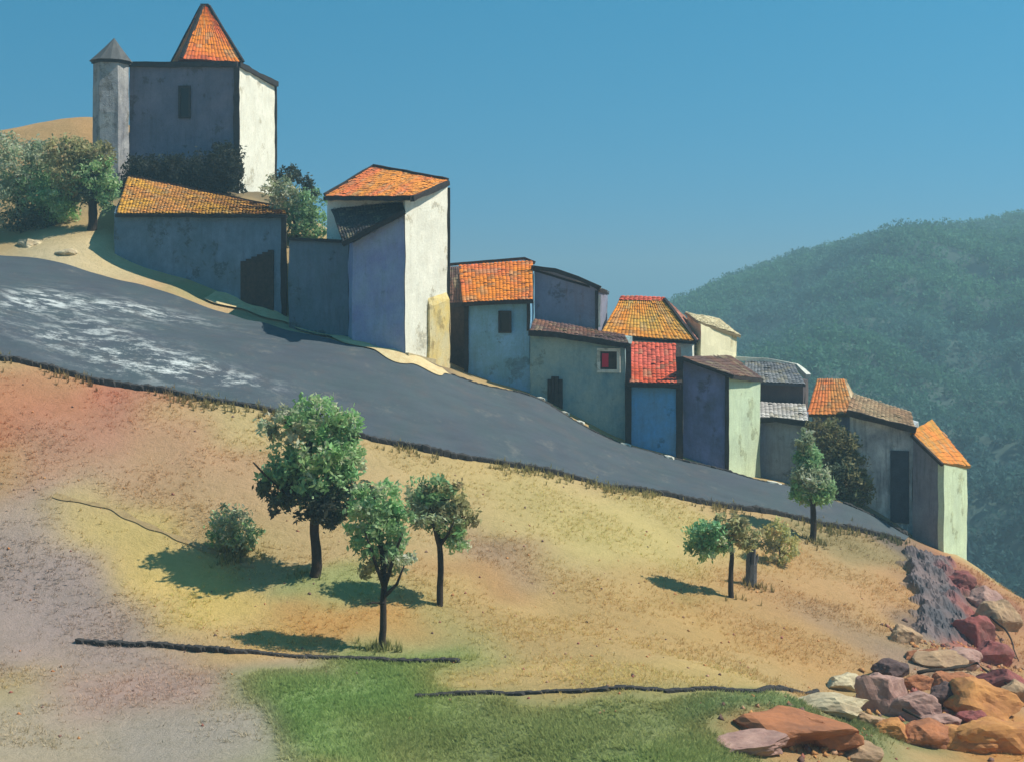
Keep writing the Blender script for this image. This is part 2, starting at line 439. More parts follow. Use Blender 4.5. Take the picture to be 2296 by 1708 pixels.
# narrow footpath trodden across the slope
def strip(name, px, width, mat, lift, n=70):
    pts = [hit(x, y) for x, y in px]
    L = np.array([(p.x, p.y) for p in pts]); t = np.linspace(0, len(L) - 1, n)
    X = np.interp(t, range(len(L)), L[:, 0]); Y = np.interp(t, range(len(L)), L[:, 1])
    k_ = np.ones(13) / 13
    X = np.convolve(np.pad(X, 6, mode='reflect', reflect_type='odd'), k_, 'valid'); Y = np.convolve(np.pad(Y, 6, mode='reflect', reflect_type='odd'), k_, 'valid')
    dx, dy = np.gradient(X), np.gradient(Y); l = np.hypot(dx, dy); nxv, nyv = -dy / l, dx / l
    vs_, fs_ = [], []
    for i in range(n):
        w = width * (0.8 + 0.28 * math.sin(i * .31) + .2 * math.sin(i * 0.13 + 1))
        for k in (-1, -0.33, 0.33, 1):
            x, y = X[i] + nxv[i] * w * k * .5, Y[i] + nyv[i] * w * k * .5
            vs_.append((x, y, h1(x, y) + lift))
    for i in range(n - 1):
        for k in range(3):
            a = i * 4 + k
            fs_.append((a, a + 1, a + 5, a + 4))
    return build(name, vs_, fs_, mat, smooth=True)
M_path = stone('trodden_earth', lin(150, 128, 92), lin(176, 152, 108), 3)
structure(strip('footpath', [(120, 1115), (240, 1140), (330, 1180), (430, 1220), (520, 1255), (570, 1275)], 0.30, M_path, 0.05, 160))

M_verge = stone('pale_sand', lin(222, 204, 158), lin(206, 180, 132), 2.2)
structure(strip('verge', [(470, 668), (560, 697), (640, 722), (720, 748), (800, 776), (880, 800), (950, 822), (1000, 838)], 1.7, M_verge, 0.16, 120))

# ------------------------------------------------------------------ stones
def stone_mesh(name, seed, mat, sub=2):
    import bmesh
    bm = bmesh.new(); bmesh.ops.create_icosphere(bm, subdivisions=1 if sub < 2 else 2, radius=0.5)
    for v in bm.verts:
        d = v.co.normalized()
        k = 1 + 0.35 * noise.noise(d * 1.6 + Vector((seed * 3.1, 0, 0)))
        c = Vector((max(-.43, min(.43, d.x * .62 * k)), max(-.43, min(.43, d.y * .62 * k)), max(-.43, min(.43, d.z * .62 * k))))
        v.co = c
    me = bpy.data.meshes.new(name); bm.to_mesh(me); bm.free()
    me.materials.append(mat)
    return me
KERB = [stone_mesh('kerb_stone', i, M_kerb, 1) for i in range(6)]
ROCK = [stone_mesh('rock', i + 20, M_rock, 2) for i in range(5)]

def stone_row(name, label, cat, pts2, size, height, parent_loc=None, gap=0.68, sink=0.35):
    """a row of single stones along a line on the ground"""
    t = thing(name, label, cat, (pts2[0][0], pts2[0][1], h1(*pts2[0])))
    org = ORI[t.name]
    L = np.array(pts2); seg = np.hypot(np.diff(L[:, 0]), np.diff(L[:, 1])); cum = np.concatenate([[0], np.cumsum(seg)])
    s = 0.0; k = 0
    while s < cum[-1]:
        l = size * random.uniform(0.6, 1.35)
        x = float(np.interp(s + l / 2, cum, L[:, 0])); y = float(np.interp(s + l / 2, cum, L[:, 1]))
        x2 = float(np.interp(s + l / 2 + .3, cum, L[:, 0])); y2 = float(np.interp(s + l / 2 + .3, cum, L[:, 1]))
        dz = h1(x2, y2) - h1(x, y)
        o = bpy.data.objects.new('stone', KERB[k % 6]); COL.objects.link(o); o.parent = t
        hh = height * random.uniform(0.85, 1.15) * (1 + .5 * noise.noise(Vector((x * .35, y * .35, 1))))
        o.location = Vector((x, y + random.uniform(-.05, .05), h1(x, y) + hh * (0.5 - sink))) - org
        o.scale = (l * 1.12, size * random.uniform(.6, .9), hh * 1.15)
        o.rotation_euler = (random.uniform(-.06, .06), -math.atan2(dz, 0.3) * (1 if x2 > x else -1), math.atan2(y2 - y, x2 - x))
        s += l * gap; k += 1
    return t
stone_row('kerb_wall', 'long low kerb of dark stones along the downhill edge of the road', 'kerb',
          [(float(a), float(b) - 0.15) for a, b in zip(un[::4], yn[::4])], 0.55, 0.42)
far_sel = [(float(a), float(b) + 0.12) for a, b in zip(uf, yf) if PX(1010, 86) < a < PX(1790, 85)]
stone_row('kerb_wall', 'dark stone gutter edge at the foot of the terrace houses', 'kerb', far_sel[::3], 0.5, 0.24)
far_sel = [(float(a), float(b) + 0.12) for a, b in zip(uf, yf) if a > PX(1880, 85)]
stone_row('kerb_wall', 'short dark kerb curving down below the grey row house', 'kerb', far_sel[::3], 0.5, 0.4)
def pline(px):
    return [(p.x, p.y) for p in (hit(x, y) for x, y in px)]
stone_row('field_wall', 'low dark field wall between the ochre slope and the mauve fallow', 'wall',
          pline([(170, 1441), (300, 1446), (380, 1452), (520, 1462), (700, 1474), (860, 1482), (1018, 1484)]), 0.42, 0.26)
stone_row('field_wall', 'low dark field wall between the ochre slope and the green meadow', 'wall',
          pline([(930, 1562), (1100, 1556), (1300, 1552), (1500, 1551), (1700, 1553), (1830, 1552)]), 0.40, 0.20)

# ------------------------------------------------------------------ buildings
def wob(p, a=0.03):
    v = noise.noise_vector(Vector(p) * 0.7)
    return Vector(p) + v * a

def prism(name, foot, tops, bottom, mat, parent, step=0.7, jit=0.075):
    """walls over a footprint, each wall top running between its two corner heights, closed above and below"""
    vs_, fs_ = [], []
    n = len(foot)
    zmax = max(tops)
    nv = max(2, int((zmax - bottom) / step))
    for i in range(n):
        a, b = Vector((*foot[i], 0)), Vector((*foot[(i + 1) % n], 0))
        ta, tb = tops[i], tops[(i + 1) % n]
        nu = max(1, int((b - a).length / step)); s = len(vs_)
        for j in range(nv + 1):
            for k in range(nu + 1):
                u = k / nu
                p = a.lerp(b, u); zt = ta + (tb - ta) * u
                p.z = bottom + (zt - bottom) * j / nv
                vs_.append(wob(p, jit))
        for j in range(nv):
            for k in range(nu):
                q = s + j * (nu + 1) + k
                fs_.append((q, q + 1, q + nu + 2, q + nu + 1))
    s = len(vs_)
    for (x, y), z in zip(foot, tops): vs_.append(wob((x, y, z), jit))
    fs_.append(tuple(range(s, s + n)))
    for (x, y) in foot: vs_.append(wob((x, y, bottom), jit))
    fs_.append(tuple(range(s + 2 * n - 1, s + n - 1, -1)))
    return build(name, vs_, fs_, mat, parent)

def tile_roof(name, el, er, rr, rl, mat_cols, parent, tw=0.26, th=0.42, thick=0.16, seg=4, amp=0.045, over=0.0):
    """clay-tile roof sheet: eave left, eave right, ridge right, ridge left; barrel rows stepped course by course"""
    el, er, rr, rl = map(Vector, (el, er, rr, rl))
    nrm = ((er - el).cross(rl - el)).normalized()
    if nrm.length < .5: nrm = ((er - el).cross(rr - el)).normalized()
    if nrm.z < 0: nrm = -nrm
    W = max((er - el).length, (rr - rl).length); L = max((rl - el).length, (rr - er).length)
    nc = max(3, int(W / tw)); nr = max(3, int(L / th))
    vs_, fs_, cs_ = [], [], []
    base, alt, dark = [np.array(c) for c in mat_cols]
    cols = {}
    for r in range(nr):
        for c in range(nc):
            t = noise.noise(Vector((c * .13 + el.x, r * .16 + el.z, 3.3))) * 2.0 + random.uniform(-.3, .3)
            k = min(1, max(0, .5 + t * .7))
            col = base * (1 - k) + alt * k
            if random.random() < .10: col = col * .5 + dark * .5
            lich = noise.noise(Vector((c * .35 + el.x * 2, r * .4, 8.1)))
            if lich > .22: col = col * .6 + np.array(lin(176, 164, 128)) * .4 * min(1, lich * 2)
            cols[r, c] = col * random.uniform(.84, 1.14)
    def pt(u, v): return (el.lerp(er, u)).lerp(rl.lerp(rr, u), v)
    for r in range(nr):
        v0, v1 = r / nr, min(1, (r + 1.12) / nr)
        for c in range(nc):
            s = len(vs_)
            jz = random.uniform(-.012, .016) + (random.uniform(.02, .06) if random.random() < .05 else 0); jv = random.uniform(-.02, .02) / 1
            for e, (v, lift) in enumerate(((max(0, v0 + jv * .6), .03), (v1, .0))):
                for k in range(seg + 1):
                    u = (c + k / seg) / nc
                    hgt = amp * math.sin(math.pi * k / seg) + lift + jz
                    vs_.append(wob(pt(u, v), .05) + nrm * hgt); cs_.append(cols[r, c])
            for k in range(seg):
                fs_.append((s + k, s + k + 1, s + seg + 2 + k, s + seg + 1 + k))
    # deck under the tiles
    s = len(vs_); N = 6
    for off in (.012, thick):
        for j in range(N + 1):
            for i in range(N + 1):
                vs_.append(wob(pt(i / N, j / N), .05) - nrm * off); cs_.append(dark)
    M1 = (N + 1) ** 2
    for j in range(N):
        for i in range(N):
            q = s + j * (N + 1) + i
            fs_.append((q, q + 1, q + N + 2, q + N + 1))
            fs_.append((q + M1 + N + 1, q + M1 + N + 2, q + M1 + 1, q + M1))
    ring = [i for i in range(N)] + [N + j * (N + 1) for j in range(N)] + [N * (N + 1) + i for i in range(N, 0, -1)] + [j * (N + 1) for j in range(N, 0, -1)]
    for a, b in zip(ring, ring[1:] + ring[:1]):
        fs_.append((s + a, s + a + M1, s + b + M1, s + b))
    return build(name, vs_, fs_, M_tile, parent, cols=cs_)

def beam(name, pts, w, h, mat, parent, jit=0.03):
    """bar of rectangular section along a line of points (boards, posts, gutters)"""
    pts = [Vector(p) for p in pts]
    out = [pts[0]]
    for a, b in zip(pts, pts[1:]):
        k = max(1, int((b - a).length / 0.8))
        for i in range(1, k + 1): out.append(a.lerp(b, i / k))
    vs_, fs_ = [], []
    for i, p in enumerate(out):
        d = (out[min(i + 1, len(out) - 1)] - out[max(i - 1, 0)]).normalized()
        if abs(d.z) > .9: sx, sy = Vector((1, 0, 0)), Vector((0, 1, 0))
        else:
            sx = d.cross(Vector((0, 0, 1))).normalized(); sy = sx.cross(d).normalized()
        k = 1 + 0.35 * noise.noise(p * .9 + Vector((5, 1, 2)))
        p = wob(p, jit)
        for a, b in ((-1, -1), (1, -1), (1, 1), (-1, 1)):
            vs_.append(p + sx * a * w * k / 2 + sy * b * h * k / 2)
    n = len(out)
    for i in range(n - 1):
        for k in range(4):
            a = i * 4 + k; b = i * 4 + (k + 1) % 4
            fs_.append((a, b, b + 4, a + 4))
    fs_ += [(3, 2, 1, 0), tuple(range(4 * n - 4, 4 * n))]
    return build(name, vs_, fs_, mat, parent)

def boxes(name, lst, mat, parent):
    """lst of (centre, ux, uy, uz half-vectors)"""
    vs_, fs_ = [], []
    for c, a, b, d in lst:
        s = len(vs_)
        for k in (-1, 1):
            for j in (-1, 1):
                for i in (-1, 1): vs_.append(c + a * i + b * j + d * k)
        fs_ += [tuple(s + i for i in f) for f in ((0, 2, 3, 1), (4, 5, 7, 6), (0, 1, 5, 4), (2, 6, 7, 3), (0, 4, 6, 2), (1, 3, 7, 5))]
    return build(name, vs_, fs_, mat, parent)

UP = Vector((0, 0, 1))
def wall_frame(a, b):
    """direction along a wall and its outward normal (towards the camera side)"""
    d = (Vector(b) - Vector(a)); d.z = 0; d.normalize()
    n = d.cross(UP)
    return d, n

def window(parent, c, d, n, w, h, mframe, mpane, fw=0.09, name='window', bars=0):
    fr = boxes(name, [(c + d * s * (w / 2) + n * .07, d * fw / 2, n * .09, UP * (h / 2 + fw / 2)) for s in (-1, 1)] +
               [(c + UP * s * (h / 2) + n * .068, d * (w / 2 - fw / 2), n * .088, UP * fw / 2) for s in (-1, 1)] +
               [(c + n * .068, d * fw * .3, n * .06, UP * (h / 2 - fw / 2))] * (1 if bars else 0), mframe, parent)
    boxes('pane', [(c + n * .04, d * (w / 2 - fw / 2 - .003), n * .015, UP * (h / 2 - fw / 2 - .003))], mpane, fr)
    return fr

def plank_door(parent, c, d, n, w, h, mat, count, name='door', arch=0.0):
    """door of upright planks standing with its foot at c"""
    first = None
    for i in range(count):
        u = (i + .5) / count * 2 - 1
        hh = h * (1 - arch * u * u) * random.uniform(.985, 1.0)
        cc = c + d * u * w / 2 + UP * hh / 2 + n * (.075 + random.uniform(0, .02))
        o = boxes('plank' , [(cc, d * (w / count / 2 - .012), n * .04, UP * hh / 2)], mat, parent)
    return o

TILE_ORANGE = (lin(232, 138, 44), lin(226, 116, 70), lin(120, 76, 52))
TILE_OCHRE = (lin(222, 164, 60), lin(216, 146, 74), lin(130, 100, 60))
TILE_RED = (lin(214, 92, 58), lin(220, 104, 84), lin(120, 60, 50))
TILE_BROWN = (lin(120, 88, 74), lin(104, 84, 80), lin(70, 58, 54))
TILE_SLATE = (lin(70, 68, 70), lin(86, 78, 76), lin(48, 44, 46))
TILE_GREY = (lin(116, 120, 126), lin(136, 138, 140), lin(80, 82, 88))
TILE_PALE = (lin(214, 196, 158), lin(196, 170, 136), lin(140, 116, 92))
TILE_PINK = (lin(196, 128, 104), lin(178, 124, 112), lin(110, 80, 74))
TILE_WHITE = (lin(212, 208, 200), lin(190, 184, 178), lin(120, 112, 108))

ST_WHITE = lin(130, 122, 108)
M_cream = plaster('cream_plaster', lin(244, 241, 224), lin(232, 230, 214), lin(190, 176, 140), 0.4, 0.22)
M_keepshade = plaster('shaded_keep_plaster', lin(130, 131, 148), lin(112, 117, 134), lin(74, 75, 84), 0.5, 0.4, 0.8)
M_teal = plaster('teal_grey_plaster', lin(124, 148, 168), lin(102, 128, 142), lin(76, 92, 96), 0.5, 0.4)
M_darkgreen = plaster('slate_green_plaster', lin(114, 132, 148), lin(100, 122, 132), lin(78, 86, 94), 0.5, 0.5)
M_bluewhite = plaster('lavender_plaster', lin(166, 180, 206), lin(150, 158, 200), lin(128, 140, 140), 0.4, 0.4)
M_blue = plaster('blue_plaster', lin(134, 184, 224), lin(118, 166, 190), lin(104, 132, 138), 0.4, 0.5)
M_mint = plaster('sage_plaster', lin(160, 180, 174), lin(122, 158, 168), lin(94, 118, 120), 0.5, 0.5)
M_deepblue = plaster('deep_blue_plaster', lin(100, 170, 224), lin(112, 160, 196), lin(100, 124, 138), 0.4, 0.4)
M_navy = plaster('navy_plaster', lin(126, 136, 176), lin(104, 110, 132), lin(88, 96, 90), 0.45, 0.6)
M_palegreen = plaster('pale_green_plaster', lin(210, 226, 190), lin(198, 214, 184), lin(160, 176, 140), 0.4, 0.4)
M_mauvegrey = plaster('mauve_grey_plaster', lin(140, 142, 156), lin(126, 128, 140), lin(100, 92, 92), 0.4, 0.4)
M_streaky = plaster('streaked_grey_plaster', lin(224, 232, 230), lin(146, 152, 160), lin(84, 90, 102), 0.5, 0.9)

def zy(y, d): return (HOR - y) / F * d
def foot(*pts): return [(PX(x, d), d) for x, d in pts]
def base_of(ft): return min(h1(*p) for p in ft) - 0.6

# ---- castle keep with corner turret and tiled spire
FK = foot((290, 111.2), (533, 110.6), (616, 118.5), (400, 121))
zk = [zy(146, 111.2), zy(146, 110.6), zy(190, 118.5), zy(180, 121)]
K = thing('castle_keep', 'grey castle keep with orange spire and pointed corner turret on the hilltop', 'castle', (FK[1][0], FK[1][1], h1(*FK[1])))
prism('wall', FK, zk, base_of(FK), M_keepshade, K, 0.8)  # darker grey puts the shade of the front into the wall colour
beam('parapet', [(FK[0][0] - .1, FK[0][1] - .1, zk[0]), (FK[1][0], FK[1][1] - .1, zk[1])], .55, .42, M_trim, K)
beam('parapet', [(FK[1][0], FK[1][1], zk[1] + .02), (FK[2][0] + .1, FK[2][1], zk[2])], .5, .40, M_trim, K)
beam('quoin', [(FK[1][0] - .08, FK[1][1] - .06, zk[1] - .15), (FK[1][0] - .08, FK[1][1] - .06, base_of(FK))], .42, .16, M_trim, K)
beam('quoin', [(FK[2][0] + .06, FK[2][1], zk[2] - .15), (FK[2][0] + .06, FK[2][1], base_of(FK))], .24, .24, M_trim, K)
def added_side_skin(FX, i, j, zi, zj, mat, parent, out=.05):
    """a skin over one wall, its sunlight put into a paler plaster colour"""
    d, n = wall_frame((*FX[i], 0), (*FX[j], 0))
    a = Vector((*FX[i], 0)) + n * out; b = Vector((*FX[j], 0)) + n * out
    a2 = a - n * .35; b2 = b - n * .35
    return prism('added_side_skin', [(a.x, a.y), (b.x, b.y), (b2.x, b2.y), (a2.x, a2.y)], [zi - .04, zj - .04, zj - .08, zi - .08], base_of(FX), mat, parent, .6)
added_side_skin(FK, 1, 2, zk[1], zk[2], M_cream, K)  # cream skin paints the sunlit side lighter than the shaded front
d, n = wall_frame((*FK[0], 0), (*FK[1], 0))
u = (415 - 290) / (533 - 290.)
wc_ = Vector((FK[0][0], FK[0][1], 0)).lerp(Vector((FK[1][0], FK[1][1], 0)), u); wc_.z = zy(231, 111.2)
window(K, wc_, d, n, 0.82, 2.4, M_trim, M_glass, .16)
# turret: eight-sided, standing out from the left corner
tcx, tcy, tr = PX(249, 110), 110, 1.38
tz0, tz1 = h1(tcx, tcy) - .8, zy(138, 110)
oct_ = [(tcx + tr * math.cos(math.radians(a)), tcy + tr * math.sin(math.radians(a))) for a in range(248, 248 + 360, 60)]
tw_ = prism('turret', oct_, [tz1] * 6, tz0, plaster('turret_plaster', lin(190, 188, 184), lin(150, 150, 154), lin(76, 74, 76), .7, .8, .8), K, 0.8)
vs_ = []; fs_ = []; cs_ = []
ax = Vector((PX(256, 110), 110, zy(86, 110)))
for r in range(9):
    t = r / 8
    for i in range(24):
        a = 2 * math.pi * i / 24
        rr_ = (tr + .17) * (1 - t) * (1 + .05 * (i % 2)) + .03
        vs_.append(Vector((tcx, tcy, tz1 - .05)).lerp(ax, t) + Vector((rr_ * math.cos(a), rr_ * math.sin(a), -.05 * math.sin(t * 3))))
        cs_.append(np.array(lin(96, 98, 98)) * random.uniform(.75, 1.1))
for r in range(8):
    for i in range(24):
        j = (i + 1) % 24
        fs_.append((r * 24 + i, r * 24 + j, r * 24 + 24 + j, r * 24 + 24 + i))
fs_.append(tuple(range(23, -1, -1))); fs_.append(tuple(range(8 * 24, 9 * 24)))
build('turret_roof', vs_, fs_, M_tile, tw_, cols=cs_)
beam('turret_cornice', [(oct_[i][0], oct_[i][1], tz1 - .12) for i in (5, 0, 1, 2, 3)], .3, .28, M_trim, tw_)
# spire
sc = Vector((PX(462, 113.4), 113.4, zy(140, 113.4))); hw = 2.92
ang = math.radians(24)
cr = [sc + Vector((hw * math.cos(ang + k * math.pi / 2 - 3 * math.pi / 4) * 1.18, hw * math.sin(ang + k * math.pi / 2 - 3 * math.pi / 4) * 1.18, -.25)) for k in range(4)]
ap = Vector((PX(460, 113.4), 113.4, zy(14, 113.4)))
SP_COL = (lin(236, 140, 44), lin(232, 112, 62), lin(150, 76, 56))
for k in range(4):
    a, b = cr[k], cr[(k + 1) % 4]
    ta, tb = ap + (a - sc) * .09, ap + (b - sc) * .09
    ta.z = tb.z = ap.z
    tile_roof('spire', a, b, tb, ta, SP_COL, K, .3, .4, .1)
boxes('spire_cap', [(ap + Vector((0, 0, .02)), Vector((.32, 0, 0)), Vector((0, .32, 0)), Vector((0, 0, .1)))], M_trim, K)
for k in range(4):
    a = cr[k]; ta = ap + (a - sc) * .10; ta.z = ap.z
    beam('hip', [a + Vector((0, 0, .05)), ta], .26, .22, M_trim, K)

# ---- long low house with ochre roof
F1 = foot((256, 96.5), (636, 91.4), (632, 104), (289, 105))
z1 = [zy(478, 96.5), zy(481, 91.4), zy(476, 104), zy(408, 105)]
A = thing('long_house', 'long teal-grey house with a broad ochre roof below the castle keep', 'house', (F1[1][0], F1[1][1], h1(*F1[1])), 'village houses')
prism('wall', F1, z1, base_of(F1), M_teal, A)
tile_roof('roof', P(262, 479, 96.1), P(642, 481, 91), P(636, 468, 104.5), P(286, 397, 105), TILE_OCHRE, A)
beam('eave_board', [P(260, 484, 96), P(644, 486, 90.9)], .18, .2, M_trim, A)
beam('ridge_board', [P(286, 395, 105), P(430, 424, 105), P(636, 467, 104.6)], .25, .22, M_wood, A)
beam('corner_post', [(F1[1][0] + .02, F1[1][1] - .04, z1[1] - .1), (F1[1][0] + .02, F1[1][1] - .04, h1(*F1[1]) - .3)], .34, .2, M_trim, A)
d, n = wall_frame((*F1[0], 0), (*F1[1], 0))
pa = Vector((*F1[0], 0)); pb = Vector((*F1[1], 0))
for i in range(6):  # dark boards stand in for a slant-topped shadow on the wall
    u = 0.765 + .031 * i + .012
    q = pa.lerp(pb, u); g = h1(q.x, q.y - .1)
    top = zy(586 - i * 5, q.y)
    boxes('plank', [(Vector((q.x, q.y, (g - .3 + top) / 2)) + n * (.08 + random.uniform(0, .02)), d * .205, n * .04, UP * (top - g + .3) / 2)], M_wood, A)

# ---- flat-topped slate green house
F2 = foot((648, 89.2), (786, 87.4), (800, 94), (668, 95))
z2 = [zy(538, 89.2), zy(544, 87.4), zy(540, 94), zy(534, 95)]
A = thing('flat_roofed_house', 'plain slate-green flat-topped house wedged between two larger houses', 'house', (F2[1][0], F2[1][1], h1(*F2[1])), 'village houses')
prism('wall', F2, z2, base_of(F2), M_darkgreen, A)
beam('coping', [(F2[0][0], F2[0][1] - .05, z2[0] + .05), (F2[1][0], F2[1][1] - .05, z2[1] + .05)], .3, .2, M_trim, A)
beam('corner_post', [(F2[1][0], F2[1][1] - .05, z2[1] - .05), (F2[1][0], F2[1][1] - .05, h1(*F2[1]) - .3)], .24, .16, M_trim, A)

# ---- tall white house with lavender wing
FM = foot((733, 93), (902, 88.6), (909, 83.4), (1004, 88.6), (830, 99))
zm = [zy(446, 93), zy(450, 88.6), zy(444, 83.4), zy(414, 88.6), zy(398, 99)]
A = thing('tall_house', 'tall house with bright white sunlit side wall and orange hipped roof', 'house', (FM[2][0], FM[2][1], h1(*FM[2])), 'village houses')
prism('wall', FM, zm, base_of(FM), M_cream, A)
FL = foot((790, 85), (907.5, 83.5), (902.5, 88.4), (770, 91))
zl = [zy(545, 85), zy(480, 83.5), zy(458, 88.4), zy(508, 91)]
prism('wing_wall', FL, zl, base_of(FL), M_bluewhite, A)
tile_roof('wing_roof', P(768, 545, 84.6), P(907, 472, 83.2), P(904, 452, 88.8), P(742, 470, 92.5), TILE_SLATE, A)
beam('wing_verge_board', [P(768, 548, 84.5), P(907, 477, 83.1)], .2, .3, M_trim, A)
tile_roof('roof', P(728, 441, 93), P(922, 441, 82.8), P(1003, 405, 89), P(838, 374, 96), (lin(232, 124, 72), lin(228, 146, 62), lin(130, 76, 60)), A)
beam('eave_board', [P(728, 446, 92.9), P(924, 446, 82.7)], .2, .22, M_trim, A)
beam('verge_board', [P(924, 447, 82.75), P(1005, 411, 88.9)], .22, .3, M_trim, A)
beam('ridge_board', [P(728, 438, 93), P(838, 372, 96), P(1003, 403, 89)], .22, .2, M_wood, A)
beam('corner_post', [(FM[3][0] + .05, FM[3][1] + .05, zm[3] - .2), (FM[3][0] + .05, FM[3][1] + .05, h1(*FM[3]) - .3)], .2, .2, M_trim, A)
# ochre buttress at the foot of the white wall
bm0 = P(958, 660, 86.3); bm1 = P(1000, 660, 88.4)
FB = [(PX(958, 86.1) + .0, 86.05), (PX(958, 86.05) + .17, 85.95), (PX(1003, 88.4) + .16, 88.3), (PX(1002, 88.5), 88.5)]
M_ochrewall = plaster('ochre_plaster', lin(228, 200, 120), lin(216, 204, 160), lin(176, 130, 60), 0.5, 0.5)
prism('buttress', FB, [zy(668, 86), zy(690, 86), zy(672, 88), zy(655, 88)], base_of(FB), M_ochrewall, A, .5)
d, n = wall_frame((*FM[2], 0), (*FM[3], 0))
q = Vector((*FM[2], 0)).lerp(Vector((*FM[3], 0)), .36)
q.z = h1(q.x, q.y - .2)
beam('plinth', [Vector((FM[2][0], FM[2][1], h1(*FM[2]) + .05)) + n * .08, Vector((FM[3][0], FM[3][1], h1(*FM[3]) + .05)) + n * .08], .2, .35, M_rock, A)

# ---- blue house with orange roof
F4 = foot((1044, 89.8), (1188, 88.8), (1196, 95.5), (1062, 96))
z4 = [zy(680, 89.8), zy(672, 88.8), zy(610, 95.5), zy(604, 96)]
A = thing('blue_house', 'pale blue house with square orange roof and one small dark window', 'house', (F4[0][0], F4[0][1], h1(*F4[0])), 'village houses')
prism('wall', F4, z4, base_of(F4), M_blue, A)
tile_roof('roof', P(1038, 680, 89.3), P(1194, 672, 88.3), P(1194, 584, 95.5), P(1028, 596, 96), TILE_ORANGE, A)
beam('eave_board', [P(1012, 684, 90), P(1038, 683, 89.2), P(1196, 676, 88.2)], .2, .24, M_trim, A)
beam('ridge_board', [P(1008, 594, 96.2), P(1176, 580, 95.6), P(1198, 590, 95.3)], .22, .2, M_wood, A)
# added bay beside the tall house: gap shade put into dark timber and tiles
F4b = foot((1010, 92), (1046, 91), (1050, 95), (1014, 95.5))
prism('shade_bay', F4b, [zy(676, 92), zy(676, 91), zy(610, 95), zy(606, 95.5)], base_of(F4b), M_wood, A)
tile_roof('shade_bay_roof', P(1006, 682, 91.6), P(1046, 680, 90.4), P(1034, 598, 95.6), P(1008, 600, 96), TILE_BROWN, A)
d, n = wall_frame((*F4[0], 0), (*F4[1], 0))
q = Vector((*F4[0], 0)).lerp(Vector((*F4[1], 0)), (1133 - 1044) / 144.); q.z = zy(722, 89.2)
window(A, q, d, n, .72, 1.3, M_trim, M_glass, .1)
beam('corner_post', [(F4[1][0] - .1, F4[1][1] - .06, z4[1] - .1), (F4[1][0] - .1, F4[1][1] - .06, zy(742, 88.8))], .2, .16, M_trim, A)
beam('corner_post', [(F4[0][0] + .05, F4[0][1] - .06, z4[0] - .1), (F4[0][0] + .05, F4[0][1] - .06, h1(*F4[0]) - .2)], .3, .16, M_trim, A)

# ---- upper grey house with curved gable
F5 = foot((1198, 93.6), (1338, 92.6), (1362, 99), (1230, 100))
A = thing('grey_gable_house', 'blank mauve-grey gable house with a dark arching roof edge', 'house', (F5[0][0], F5[0][1], h1(*F5[0])), 'village houses')
pts = [(1198, 93.6, 606), (1245, 93.3, 612), (1295, 93.0, 628), (1338, 92.6, 648)]
ft = [(PX(x, dd), dd) for x, dd, y in pts] + [F5[2], F5[3]]
prism('wall', ft, [zy(y, dd) for x, dd, y in pts] + [zy(655, 99), zy(612, 100)], base_of(F5), plaster('mauve_gable_plaster', lin(142, 146, 166), lin(130, 132, 150), lin(128, 96, 80), 0.4, 0.4), A)
beam('verge_board', [P(1192, 600, 93.4), P(1245, 607, 93.1), P(1295, 624, 92.8), P(1346, 647, 92.4)], .26, .26, M_trim, A)
tile_roof('roof', P(1346, 648, 92.6), P(1366, 656, 99.4), P(1228, 604, 100), P(1196, 603, 93.6), TILE_SLATE, A)
beam('corner_post', [P(1338, 652, 92.5), P(1338, 760, 92.5)], .2, .16, M_trim, A)
d, n = wall_frame((*F5[1], 0), (*F5[2], 0))
beam('white_band', [Vector((*F5[1], zy(662, 93))) + n * .05 + d * .3, Vector((*F5[1], zy(735, 93))) + n * .05 + d * .3], .3, .5, M_whitewash, A)

# ---- long sage terrace house with brown roof, dark door and red-curtained window
F6 = foot((1189, 88.3), (1402, 86.6), (1416, 92), (1200, 93))
z6 = [zy(745, 88.3), zy(772, 86.6), zy(756, 92), zy(722, 93)]
A = thing('terrace_house', 'sage-green terrace house with arched dark door and white-framed red window', 'house', (F6[1][0], F6[1][1], h1(*F6[1])), 'village houses')
prism('wall', F6, z6, base_of(F6), M_mint, A)
tile_roof('roof', P(1186, 744, 87.9), P(1412, 772, 86.2), P(1400, 750, 91.2), P(1198, 716, 92.2), (lin(150, 104, 82), lin(116, 92, 90), lin(76, 62, 60)), A)
beam('eave_board', [P(1186, 747, 87.8), P(1250, 751, 87.4), P(1414, 777, 86.1)], .24, .34, M_trim, A)
d, n = wall_frame((*F6[0], 0), (*F6[1], 0))
pa = Vector((*F6[0], 0)); pb = Vector((*F6[1], 0))
q = pa.lerp(pb, (1366 - 1189) / 213.); q.z = zy(808, 86.9)
wdw = window(A, q, d, n, 1.25, 1.3, M_whitewash, M_wood, .2)
boxes('curtain', [(q + n * .07 - d * .22, d * .2, n * .02, UP * .42)], M_red, wdw)
q = pa.lerp(pb, (1246 - 1189) / 213.); q.z = h1(q.x, q.y - .2) - .25
plank_door(A, q, d, n, .98, 2.1, M_trim, 4, arch=.18)
